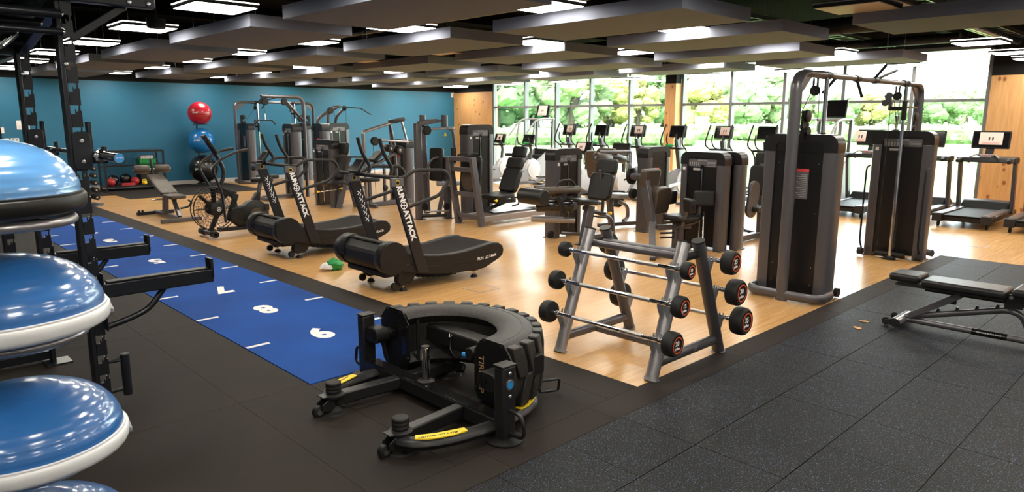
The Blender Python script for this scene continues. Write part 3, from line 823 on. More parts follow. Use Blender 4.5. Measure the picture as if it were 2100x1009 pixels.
# ================================================================ barbell rack and six fixed barbells
def barbell_rack():
    t = thing('barbell_rack', 'grey steel A-frame barbell rack on the timber floor edge', 'barbell rack', (4.22, 2.99, 0))
    for y in (3.41, 2.58):
        for fx, tx in ((3.79, 4.115), (4.66, 4.29)):
            d_ = V(tx-fx, 0, 0.90).normalized()
            lg = MB().tube([(fx, y, 0.012), V(fx, y, 0.012)+d_*0.955], 0.047, 16, ry=0.040)
            lg = wb(lg, 'leg', 'frame_silver' if fx < 4 else 'frame_grey', t)
            wb(MB().tube([(fx, y, 0.0), V(fx, y, 0)+d_*0.02], 0.055, 16, ry=0.047), 'foot_cap', 'grey_plate', t, parent=lg)
            p1 = V(fx, y, 0.012)+d_*0.955
            wb(MB().tube([p1-d_*0.004, p1+d_*0.008], 0.049, 16, ry=0.042), 'end_cap', 'black_plastic', t, parent=lg)
            for zz in (0.235, 0.465, 0.695):     # slotted bracket
                c = V(fx, y, 0)+d_*(zz/d_.z)
                sgn = -1 if fx < 4 else 1
                out = V(sgn*0.9, 0, 0.38).normalized()
                o1 = c+V(sgn*0.040, 0, 0.0)
                br = MB()
                for yy in (y-0.030, y+0.024):
                    pl = [(o1.x-sgn*0.01, o1.z-0.065), (o1.x+sgn*0.004, o1.z-0.07), (o1.x+sgn*0.052, o1.z+0.03), (o1.x+sgn*0.055, o1.z+0.075), (o1.x+sgn*0.048, o1.z+0.078), (o1.x+sgn*0.036, o1.z+0.046), (o1.x+sgn*0.02, o1.z+0.046), (o1.x-sgn*0.0, o1.z+0.09), (o1.x-sgn*0.01, o1.z+0.09)]
                    br.prism(pl, 'y', yy, yy+0.006)
                wb(br, 'bar_bracket', 'grey_plate', t, parent=lg)
        wb(MB().tube([(3.85, y, 0.115), (4.61, y, 0.115)], 0.030, 12, ry=0.038), 'side_rail', 'frame_grey', t)
        wb(MB().tube([(4.08, y, 0.80), (4.32, y, 0.80)], 0.018, 8, ry=0.028), 'top_link', 'frame_dark', t)
    wb(MB().tube([(4.14, 2.60, 0.80), (4.14, 3.40, 0.80)], 0.028, 12), 'top_tube', 'frame_grey', t)
    wb(MB().tube([(4.27, 2.60, 0.80), (4.27, 3.40, 0.80)], 0.024, 12), 'top_tube', 'frame_grey', t)
    wb(MB().tube([(4.22, 2.60, 0.10), (4.22, 3.40, 0.10)], 0.030, 12), 'base_tube', 'frame_grey', t)
    text('maker_mark', '///', 0.045, 'grey_plate', t, (0.05, -0.4425, 0.118), (1,0,0), (0,0,1), bold=0.001)
    return t
barbell_rack()
def barbell(kg, x, z, rad, ln, label, back=False):
    t = thing('fixed_barbell', label, 'barbell', (x, 2.965, z), 0, 'fixed barbells on the A-frame rack')
    half = 0.505 if not back else 0.50
    MB().cyl((0, -half, 0), (0, half, 0), 0.0145, n=14).build('bar', 'chrome', t)
    for s in (-1, 1): MB().cyl((0, s*0.13, 0), (0, s*0.31, 0), 0.0152, n=14).build('knurling', 'steel_knurl', t)
    for s in (-1, 1):
        MB().cyl((0, s*(half-0.06), 0), (0, s*half, 0), 0.020, n=14).build('collar', 'steel_bolt', t)
        h = MB().lathe([(0,0),(rad*0.80,0),(rad*0.95,ln*0.10),(rad,ln*0.28),(rad,ln*0.72),(rad*0.95,ln*0.90),(rad*0.84,ln),(rad*0.82,ln-0.002),(0,ln-0.003)], (0, s*half, 0), axis=(0,s,0), n=32).build('weight_head', 'rubber_black', t)
        yy = s*(half+ln)
        n_ = 32
        MB().ring([(rad*0.66*math.cos(2*PI*k/n_), rad*0.66*math.sin(2*PI*k/n_)) for k in range(n_)], [(rad*0.58*math.cos(2*PI*k/n_), rad*0.58*math.sin(2*PI*k/n_)) for k in range(n_)], 'y', yy-0.003, yy+s*0.0008).build('ring_mark', 'orange_ring', h, smooth=0)
        text('weight_number', str(kg), rad*0.52, 'white_print', h, (0, yy-s*0.002, rad*0.12), (-s,0,0), (0,0,1), bold=rad*0.012)
        text('brand_lettering', 'pulse', rad*0.30, 'white_print', h, (0, yy-s*0.002, -rad*0.27), (-s,0,0), (0,0,1), bold=rad*0.012)
for kg, x, z, rad, ln, lab in ((10, 3.935, 0.762, 0.060, 0.062, 'ten kilo fixed barbell on the top front rung of the rack'), (15, 3.853, 0.535, 0.074, 0.075, 'fifteen kilo fixed barbell on the middle front rung of the rack'), (20, 3.770, 0.302, 0.084, 0.085, 'twenty kilo fixed barbell on the bottom front rung of the rack')):
    barbell(kg, x, z, rad, ln, lab)
for kg, x, z, rad, ln, lab in ((25, 4.47, 0.742, 0.086, 0.090, 'twenty five kilo fixed barbell on the top rear rung of the rack'), (30, 4.565, 0.512, 0.096, 0.098, 'thirty kilo fixed barbell on the middle rear rung of the rack'), (35, 4.66, 0.279, 0.104, 0.102, 'thirty five kilo fixed barbell on the bottom rear rung of the rack')):
    barbell(kg, x, z, rad, ln, lab, True)

# ================================================================ weight stack tower used by the strength machines
def tower(t, M, w, h, d, style='front', title='', h_cap=0.17, pillar=0.105, shift=0.0):
    """local: face looks to -x, width along y, M places it inside the machine"""
    def pb(mb, name, m, bevel=0.0, parent=None):
        o = mb.xf(M).build(name, m, parent or t, bevel)
        if name in ('printed_lines', 'panel_screws', 'label_lines'): o['kind'] = 'stuff'
        return o
    hw = w/2
    for s in (-1, 1):
        poly = [(-d/2+0.0, s*(hw-pillar)), (-d/2, s*(hw-0.035)), (-d/2+0.012, s*(hw-0.012)), (-d/2+0.035, s*hw), (d/2-0.035, s*hw), (d/2-0.012, s*(hw-0.012)), (d/2, s*(hw-0.035)), (d/2, s*(hw-pillar))]
        pb(MB().prism(poly, 'z', 0.01, h-h_cap), 'side_pillar', 'frame_grey', 0.003)
        pb(MB().box(-d/2-0.01, d/2+0.01, s*(hw-pillar*0.9), s*(hw+0.012), 0.0, 0.012), 'foot_plate', 'frame_grey', 0.003)
    R = 0.10
    outer = rrect(-hw, hw, h-h_cap-0.0, h, R, 6, 0.001); inner = rrect(-hw+pillar, hw-pillar, h-h_cap-0.001, h-0.075, 0.05, 6, 0.001)
    cap = MB().ring(outer, inner, 'x', -d/2+0.012, d/2-0.012)
    pb(cap, 'top_cap', 'shroud_black', 0.012)
    iw = hw-pillar+0.004
    for sx, nm in ((-1, 'front_panel'), (1, 'rear_panel')):
        x0 = sx*(d/2-0.028)
        pl = MB().prism(rrect(-iw, iw, 0.05, h-0.07, 0.045, 5, 0.004), 'x', x0, x0+sx*0.008)
        P = pb(pl, nm, 'panel_dark' if sx < 0 else 'smoke_panel', 0.002)
        x1 = x0+sx*0.0095
        if (sx < 0 and style == 'front') or style == 'both':
            cb = MB().prism(rrect(-iw+0.02, iw-0.02, h-0.195, h-0.095, 0.012, 3), 'x', x1-0.001, x1+0.001)
            pc = pb(cb, 'placard', 'placard_grey', parent=P)
            pm_ = MB()
            for k in range(4): pm_.box(x1-0.0016, x1-0.001, -iw+0.035, -iw+0.035+iw*0.55, h-0.185+k*0.017, h-0.180+k*0.017)
            for k in range(5): pm_.box(x1-0.0016, x1-0.001, 0.05+k*iw*0.14, 0.05+k*iw*0.14+0.012, h-0.185, h-0.135)
            pb(pm_, 'printed_lines', 'print_grey', parent=pc)
            if title:
                c = M @ V(x1-0.002, 0, h-0.113); r_ = M.to_3x3() @ V(0,-1,0)
                text('machine_title', title, 0.026, 'print_grey', pc, c, r_, (0,0,1), bold=0.0006)
            pb(MB().prism(rrect(-0.026, 0.026, 0.12, h-0.17, 0.025, 4), 'x', x1-0.002, x1+0.002), 'selector_slot', 'black_gloss', parent=P)
            pb(MB().cyl((x1-0.004, 0.0, 0.10), (x1-0.004, 0.0, h-0.22), 0.006, n=8), 'selector_rod', 'chrome', parent=P)
            pb(MB().cyl((x1-0.002, 0.0, 0.42), (x1-0.03, 0.0, 0.42), 0.012, n=10), 'selector_pin', 'steel_bolt', parent=P)
            pb(MB().prism(rrect(iw-0.20, iw-0.09, h-0.245, h-0.215, 0.0145, 4), 'x', x1-0.001, x1+0.001), 'name_badge', 'print_grey', parent=P)
            pb(MB().box(-d/2-0.0006, -d/2+0.001, hw-0.085, hw-0.045, h-h_cap-0.075, h-h_cap-0.035), 'white_sticker', 'paper')
        else:
            sm = MB()
            for yy in (-iw+0.045, iw-0.045):
                for zz in (0.15, 0.32, 0.85, h-0.28): sm.cyl((x1, yy, zz), (x1+sx*0.004, yy, zz), 0.005, n=6)
            pb(sm, 'panel_screws', 'steel_bolt', parent=P)
            sh = pb(MB().box(x1, x1+sx*0.0012, -0.105+shift, 0.015+shift, h-0.62, h-0.33), 'instruction_label', 'placard_grey', parent=P)
            pb(MB().box(x1+sx*0.0004, x1+sx*0.002, -0.105+shift, 0.015+shift, h-0.33-0.028, h-0.33), 'label_header', 'red_label', parent=sh)
            lm = MB()
            for k in range(13): lm.box(x1+sx*0.0004, x1+sx*0.0018, -0.09+shift, -0.03+shift+0.02*(k % 3), h-0.60+k*0.0175, h-0.594+k*0.0175)
            pb(lm, 'label_lines', 'print_grey', parent=sh)
def M_at(x, y, rz=0.0, z=0.0): return Matrix.Translation((x, y, z)) @ Matrix.Rotation(rz, 4, 'Z')
def pulley(mb, c, r, axis, w=0.03): return mb.lathe([(0,-w/2),(r*0.9,-w/2),(r,-w*0.35),(r*0.86,0),(r,w*0.35),(r*0.9,w/2),(0,w/2)], c, axis=axis, n=20)

# ================================================================ cable crossover
def crossover():
    t = thing('cable_crossover', 'tall cable crossover with two black weight towers joined by a pull-up beam', 'cable machine', (8.1, 2.95, 0))
    M1 = M_at(6.78-8.1, 2.97-2.95); M2 = M_at(9.66-8.1, 2.96-2.95)
    tower(t, M1, 0.72, 1.60, 0.21, style='back', pillar=0.125)
    # the near tower shows its back: mirror of the label side
    tower(t, M2, 0.70, 1.60, 0.21, style='front', title='CROSSOVER', pillar=0.115)
    # instruction label on the face of the near tower
    x = 6.84-0.17+0.018-8.1
    # main posts, bent at the top into the beam
    def L(p): return V(p)-t.location
    for px, sg in ((6.50, 1), (10.02, -1)):
        pt = MB().tube([L((px, 2.96, 0.0)), L((px, 2.96, 2.165)), L((px+sg*0.55, 2.96, 2.165))], 0.034, 14, bend=0.17, steps=7, ry=0.058, up=(0,1,0))
        pt.build('post', 'frame_grey', t)
    MB().prism([(p[0]-8.1, p[1]) for p in ((6.50, 1.93), (6.56, 1.95), (6.80, 2.13), (6.80, 2.17), (6.53, 2.15))], 'y', 0.0, 0.02).build('gusset', 'frame_grey', t)
    MB().prism([(p[0]-8.1, p[1]) for p in ((10.02, 1.93), (9.96, 1.95), (9.72, 2.13), (9.72, 2.17), (9.99, 2.15))], 'y', 0.0, 0.02).build('gusset', 'frame_grey', t)
    bm = MB().cyl(L((7.0, 2.96, 2.165)), L((9.52, 2.96, 2.165)), 0.030, n=16).build('pull_up_beam', 'frame_grey', t)
    for x0, x1 in ((6.95, 7.22), (9.36, 9.58)):
        MB().cyl(L((x0, 2.96, 2.165)), L((x1, 2.96, 2.165)), 0.040, n=16).build('beam_sleeve', 'black_plastic', t)
    # pull-up grips
    for a, b in (((8.42, 2.96, 2.18), (8.52, 2.88, 2.33)), ((8.48, 2.96, 2.18), (8.86, 2.88, 2.29)), ((7.93, 2.96, 2.15), (8.08, 2.95, 1.98)), ((7.38, 2.96, 2.15), (7.28, 3.04, 2.0))):
        MB().tube([L(a), L(b)], 0.016, 10).build('pull_up_grip', 'grip_foam', t)
    for x0 in (7.93, 8.44): MB().cyl(L((x0-0.05, 2.96, 2.165)), L((x0+0.05, 2.96, 2.165)), 0.037, n=14).build('grip_clamp', 'black_plastic', t)
    # guide posts with sliding carriages, pulleys and cables
    for gx, sg, cz in ((7.12, 1, 1.55), (9.44, -1, 1.90)):
        MB().cyl(L((gx, 2.94, 0.03)), L((gx, 2.94, 2.14)), 0.021, n=16).build('guide_post', 'chrome', t)
        c = MB().cyl(L((gx, 2.94, cz-0.17)), L((gx, 2.94, cz+0.06)), 0.030, n=14)
        c.bar(L((gx, 2.94, cz-0.03)), L((gx, 3.10, cz-0.03)), 0.05, 0.05)
        cg = c.build('carriage', 'black_plastic', t, 0.004)
        MB().cyl(L((gx, 2.94, cz-0.02)), L((gx, 2.80, cz-0.02)), 0.009, n=8).build('locking_pin', 'steel_bolt', cg)
        sw = MB(); sw.prism([(3.09-2.95, cz-0.05), (3.12-2.95, cz-0.05), (3.12-2.95, cz+0.05), (3.15-2.95, cz+0.06), (3.18-2.95, cz+0.13), (3.11-2.95, cz+0.14), (3.08-2.95, cz+0.04)], 'x', gx-8.1-0.02, gx-8.1+0.02)
        pulley(sw, L((gx, 3.125, cz+0.13)), 0.04, (1,0,0)); pulley(sw, L((gx, 3.165, cz+0.04)), 0.04, (1,0,0))
        sw.build('swivel_pulley', 'frame_grey', cg)
        pp = MB(); pulley(pp, L((gx-0.02*sg, 3.04, 2.02)), 0.05, (1,0.4,0)); pp.bar(L((gx-0.02*sg, 3.02, 2.0)), L((gx-0.02*sg, 3.02, 2.14)), 0.012, 0.03); pp.bar(L((gx-0.02*sg, 3.06, 2.0)), L((gx-0.02*sg, 3.06, 2.14)), 0.012, 0.03)
        pp.build('top_pulley', 'black_plastic', t)
        cb = MB(); cb.cyl(L((gx-0.02*sg, 3.08, 2.0)), L((gx-0.30*sg, 3.10, 1.66)), 0.004, n=6); cb.cyl(L((gx-0.01*sg, 3.00, 2.0)), L((gx-0.0*sg, 3.0, 1.62)), 0.004, n=6); cb.cyl(L((gx, 3.10, cz)), L((gx, 3.10, 0.15)), 0.004, n=6)
        cb.build('cable', 'cable_black', t)
        bp_ = MB(); pulley(bp_, L((6.70 if sg > 0 else 9.84, 2.92, 1.77)), 0.06, (0,1,0)); pulley(bp_, L((6.72 if sg > 0 else 9.82, 2.92, 1.62)), 0.05, (0,1,0)); bp_.bar(L((6.66 if sg > 0 else 9.88, 2.94, 1.55)), L((6.66 if sg > 0 else 9.88, 2.94, 1.82)), 0.02, 0.06)
        bp_.build('rear_pulley', 'black_plastic', t)
        MB().lathe([(0,0),(0.07,0),(0.07,0.03),(0.03,0.05),(0,0.05)], L((gx, 2.94, 0.0)), n=18).build('guide_foot', 'black_plastic', t)
    # base hoop in front of the near tower, handle hoops on the far tower
    MB().tube([L((6.74, 3.33, 0.06)), L((6.56, 3.33, 0.06)), L((6.50, 3.22, 0.06)), L((6.50, 2.70, 0.06)), L((6.56, 2.60, 0.06)), L((6.78, 2.60, 0.06))], 0.030, 10, bend=0.08, ry=0.045, up=(0,0,1)).build('base_hoop', 'frame_grey', t)
    MB().tube([L((9.98, 3.33, 0.06)), L((10.02, 3.22, 0.06)), L((10.02, 2.70, 0.06)), L((9.94, 2.60, 0.06))], 0.030, 10, bend=0.08, ry=0.045, up=(0,0,1)).build('base_hoop', 'frame_grey', t)
    for y in (3.31, 2.63):
        for tx in (6.62, 7.0): MB().cyl(L((tx, y-0.02, 0.05)), L((tx, y+0.02, 0.05)), 0.045, n=14).build('base_bracket', 'black_plastic', t)
        MB().tube([L((9.54, y, 1.16)), L((9.44, y, 1.14)), L((9.42, y, 0.2)), L((9.50, y, 0.10))], 0.012, 8, bend=0.06).build('side_handle', 'black_plastic', t)
        MB().cyl(L((9.47, y-0.03, 0.06)), L((9.47, y+0.03, 0.06)), 0.045, n=14).build('base_bracket', 'black_plastic', t)
    MB().cyl(L((9.46, 3.12, 0.06)), L((9.46, 2.78, 0.06)), 0.035, n=12).build('base_roller', 'black_plastic', t)
    # rope grip resting on top of the far tower
    MB().lathe([(0.0,0),(0.045,0.0),(0.05,0.012),(0.012,0.02),(0.010,0.11),(0.018,0.12),(0.026,0.16),(0.028,0.19),(0.0,0.192)], L((9.70, 3.10, 1.60)), n=16).build('selector_knob', 'chrome', t)
crossover()

# ================================================================ curved treadmills
def curved_treadmill():
    t = thing('curved_treadmill', 'black curved treadmill with slatted running belt nearest the barbell rack', 'treadmill', (4.5, 6.11, 0), 0, 'curved treadmills by the turf lane')
    X, Y = 4.5, 6.11
    yn, yf = 5.72-Y, 6.50-Y          # near and far sides
    def x(v): return v-X
    top = [(3.72,.46),(3.76,.52),(3.84,.535),(3.93,.49),(3.99,.43),(4.12,.38),(4.29,.35),(4.45,.328),(4.62,.32),(4.80,.325),(4.97,.342),(5.12,.362),(5.22,.372),(5.30,.362),(5.36,.32),(5.375,.27)]
    bot = [(5.36,.215),(5.31,.18),(5.24,.155),(5.09,.10),(4.9,.098),(4.62,.108),(4.4,.135),(4.19,.17),(4.0,.215),(3.85,.26),(3.76,.30),(3.71,.36)]
    poly = [(x(a), b) for a, b in top+bot]
    for y0, y1 in ((yn, yn+0.085), (yf-0.085, yf)):
        sp = MB().prism(poly, 'y', y0, y1).build('side_panel', 'black_plastic', t, 0.012, 3)
    text('panel_lettering', 'RUN', 0.042, 'white_print', t, (x(5.02), yn-0.002, 0.215), (1,0,-0.0), (0,0,1), bold=0.0012)
    text('panel_lettering', 'ATTACK', 0.042, 'white_print', t, (x(5.175), yn-0.002, 0.225), (1,0,0.12), (-0.12,0,1), bold=0.0012)
    # lower groove strip along the panel
    gr = [(4.0,.30),(4.29,.235),(4.62,.20),(4.97,.205),(5.25,.25)]
    MB().tube([(x(a), yn-0.001, b) for a, b in gr], 0.003, 5).build('panel_groove', 'black_gloss', t)
    # belt: separate rubber slats following the curve
    path = []
    ctrl = [(3.80,.53),(3.92,.49),(4.02,.42),(4.15,.372),(4.30,.345),(4.47,.325),(4.64,.318),(4.82,.322),(5.0,.342),(5.14,.362),(5.24,.368),(5.31,.35),(5.35,.30)]
    import bisect
    cum = [0]
    for i in range(1, len(ctrl)): cum.append(cum[-1]+math.hypot(ctrl[i][0]-ctrl[i-1][0], ctrl[i][1]-ctrl[i-1][1]))
    def pt(s):
        i = min(max(bisect.bisect(cum, s)-1, 0), len(ctrl)-2); u = (s-cum[i])/(cum[i+1]-cum[i])
        return ctrl[i][0]*(1-u)+ctrl[i+1][0]*u, ctrl[i][1]*(1-u)+ctrl[i+1][1]*u
    ns = 30; sl = cum[-1]/ns
    slat = MB().box(-sl/2+0.0045, sl/2-0.0045, yn+0.087, yf-0.087, -0.012, 0.0)
    for k in range(4): slat.box(-sl/2+0.008+k*0.011, -sl/2+0.012+k*0.011, yn+0.10, yf-0.10, 0.0, 0.003)
    sme = slat.mesh('belt_slat', 'belt_rubber', 0)
    for k in range(ns):
        a = pt(k*sl); b = pt((k+1)*sl-1e-4)
        o = bpy.data.objects.new('belt_slat', sme); COL.objects.link(o); o.parent = t
        o.location = (x((a[0]+b[0])/2), 0, (a[1]+b[1])/2); o.rotation_euler = (0, -math.atan2(b[1]-a[1], b[0]-a[0]), 0)
    # belt underside chain of slats
    ub = MB()
    for k in range(14):
        a = k/13; xx = 4.2+a*0.85; zz = 0.13-0.06*math.sin(a*PI)
        ub.box(x(xx)-0.025, x(xx)+0.025, yn+0.10, yf-0.10, zz-0.006, zz+0.006)
    o = ub.build('belt_underside', 'rubber_black', t); o['kind'] = 'stuff'
    # ribbed front cover across the width
    prof = [(0.125 if k % 2 else 0.135) for k in range(24)]
    n = 24; cv = MB()
    for j, yy in enumerate((yn+0.085, yf+0.075)):
        for k in range(n):
            a = 2*PI*k/n; r = 0.150 if k % 3 else 0.143
            cv.v.append((x(3.875)+r*math.cos(a), yy, 0.37+r*math.sin(a)))
    for k in range(n): cv.f.append((k, (k+1) % n, n+(k+1) % n, n+k))
    cv.f += [tuple(range(n)), tuple(range(n, 2*n))]
    fc = cv.build('front_cover', 'rubber_black', t, smooth=20)
    MB().lathe([(0.158,-0.10),(0.162,-0.08),(0.162,0.01),(0.15,0.04),(0.11,0.055),(0.0,0.058)], (x(3.875), yf+0.075, 0.37), axis=(0,1,0), n=28).build('cover_cap', 'black_plastic', fc)
    MB().lathe([(0.150,0.13),(0.166,0.10),(0.170,0.02),(0.165,-0.01)], (x(3.875), yn, 0.37), axis=(0,1,0), n=28).build('cover_collar', 'black_plastic', fc)
    B('front_tray', 'black_plastic', t, (x(3.80), x(4.05), yn+0.06, yf-0.02, 0.17, 0.235), bevel=0.015)
    # legs
    for y0 in (yn+0.05, yf-0.13):
        lg = MB().prism([(x(3.97), .235), (x(4.20), .20), (x(4.14), .095), (x(4.10), .065), (x(3.99), .065), (x(3.95), .11)], 'y', y0, y0+0.075).build('front_leg', 'black_plastic', t, 0.008)
        w = MB().lathe([(0,-0.02),(0.032,-0.02),(0.040,-0.012),(0.040,0.012),(0.032,0.02),(0,0.02)], (x(3.935), y0+0.037, 0.062), axis=(0,1,0), n=18).build('transport_wheel', 'grip_foam', t)
        MB().cyl((x(4.04), y0+0.037, 0.02), (x(4.04), y0+0.037, 0.075), 0.010, n=10).build('foot_stem', 'steel_bolt', t)
        MB().lathe([(0,0.0),(0.040,0.0),(0.040,0.012),(0.022,0.034),(0.0,0.036)], (x(4.04), y0+0.037, 0), n=18).build('foot', 'rubber_black', t)
        rl = MB().prism([(x(4.88), .12), (x(5.16), .13), (x(5.10), .085), (x(4.95), .07)], 'y', y0, y0+0.075).build('rear_leg', 'black_plastic', t, 0.008)
        MB().cyl((x(5.0), y0+0.037, 0.02), (x(5.0), y0+0.037, 0.08), 0.010, n=10).build('foot_stem', 'steel_bolt', t)
        MB().lathe([(0,0.0),(0.040,0.0),(0.040,0.012),(0.022,0.034),(0.0,0.036)], (x(5.0), y0+0.037, 0), n=18).build('foot', 'rubber_black', t)
    # uprights with lettering
    for y0, s in ((yn-0.022, -1), (yf-0.008, 1)):
        up = MB().prism([(x(4.155), .19), (x(4.29), .175), (x(3.985), 1.155), (x(3.855), 1.165)], 'y', y0, y0+0.03).build('upright', 'frame_dark', t, 0.004)
        d_ = V(4.22-3.92, 0, .18-1.16).normalized(); u_ = V(-d_.z, 0, d_.x)
        def along(s_): return V(x(3.92), y0-0.001, 1.16)+d_*s_
        if s < 0:
            text('upright_lettering', 'RUN', 0.082, 'white_print', up, along(0.150), d_, u_, bold=0.004)
            n_ = 20; cc = along(0.278)
            rg = MB().ring([(0.040*math.cos(2*PI*k/n_), 0.040*math.sin(2*PI*k/n_)) for k in range(n_)], [(0.031*math.cos(2*PI*k/n_), 0.031*math.sin(2*PI*k/n_)) for k in range(n_)], 'y', -0.0006, 0.0006)
            rg.box(-0.045, 0.045, -0.0006, 0.0006, -0.004, 0.004); rg.box(-0.004, 0.004, -0.0006, 0.0006, -0.045, 0.045)
            rg.v = [(a+cc.x, b+cc.y, c+cc.z) for a, b, c in rg.v]
            rg.build('target_emblem', 'white_print', up, smooth=0)
            text('upright_lettering', 'ATTACK', 0.082, 'white_print', up, along(0.490), d_, u_, bold=0.004)
        else:
            # five running figure emblems down the far upright, on its camera side
            for k in range(5):
                c0 = along(0.22+k*0.075)
                fg = MB()
                for a, b in (((-0.02, 0.0), (0.012, 0.018)), ((-0.002, 0.008), (-0.028, 0.028)), ((-0.01, 0.005), (0.004, -0.022)), ((0.012, 0.018), (0.028, 0.0)), ((-0.02, 0.0), (-0.034, -0.014))):
                    fg.bar(c0+d_*a[0]+u_*a[1], c0+d_*b[0]+u_*b[1], 0.008, 0.0012, up=(0,1,0))
                fg.cyl(c0+d_*-0.036+u_*0.03+V(0,-0.0006,0), c0+d_*-0.036+u_*0.03+V(0,0.0006,0), 0.007, n=8)
                fg.build('runner_emblem', 'white_print', up)
        br = MB().box(x(3.86), x(4.0), y0-0.004, y0+0.034, 1.085, 1.165).build('upright_clamp', 'placard_grey', up, 0.006)
        MB().cyl((x(3.93), y0-0.0055, 1.122), (x(3.93), y0-0.003, 1.122), 0.024, n=18).build('badge_ring', 'yellow', br)
        MB().cyl((x(3.93), y0-0.0065, 1.122), (x(3.93), y0-0.003, 1.122), 0.019, n=18).build('clamp_badge', 'black_gloss', br)
    # cross bar, rails, push handles
    MB().cyl((x(3.95), 6.80-Y, 1.165), (x(3.95), yn-0.01, 1.165), 0.021, n=12).build('cross_bar', 'grip_foam', t)
    for yy, r1 in ((yn-0.006, 1), (yf+0.006, 1)):
        MB().tube([(x(3.95), yy, 1.165), (x(4.02), yy, 1.165), (x(4.15), yy, 1.235), (x(4.53), yy, 1.215), (x(4.60), yy, 1.12), (x(4.46), yy, 0.96), (x(4.03), yy, 0.865)], 0.019, 10, bend=[0,0.05,0.06,0.09,0.08,0.07,0]).build('hand_rail', 'grip_foam', t)
    for yy in (5.88-Y, 6.28-Y):
        MB().tube([(x(3.86), yy, 1.55), (x(3.90), yy, 1.40), (x(4.0), yy, 1.25), (x(3.97), yy, 1.165)], 0.019, 10, bend=[0,0.1,0.06,0]).build('push_handle', 'grip_foam', t)
    c = MB().box(-0.09, 0.09, -0.085, 0.085, -0.018, 0.018); c.xf(Matrix.Translation((x(3.92), 6.40-Y, 1.255)) @ Matrix.Rotation(math.radians(-52), 4, 'Y'))
    cs = c.build('console', 'black_plastic', t, 0.012)
    c = MB().box(-0.065, 0.065, -0.065, 0.065, 0.0185, 0.0195); c.xf(Matrix.Translation((x(3.92), 6.40-Y, 1.255)) @ Matrix.Rotation(math.radians(-52), 4, 'Y'))
    c.build('display', 'screen_black', cs)
    MB().cyl((x(3.95), 6.40-Y, 1.165), (x(3.925), 6.40-Y, 1.235), 0.014, n=8).build('console_stem', 'black_plastic', t)
    return t
tm1 = curved_treadmill()
tm2 = dup(tm1, (4.55, 8.44, 0), 'black curved treadmill with slatted running belt beside the air bike')

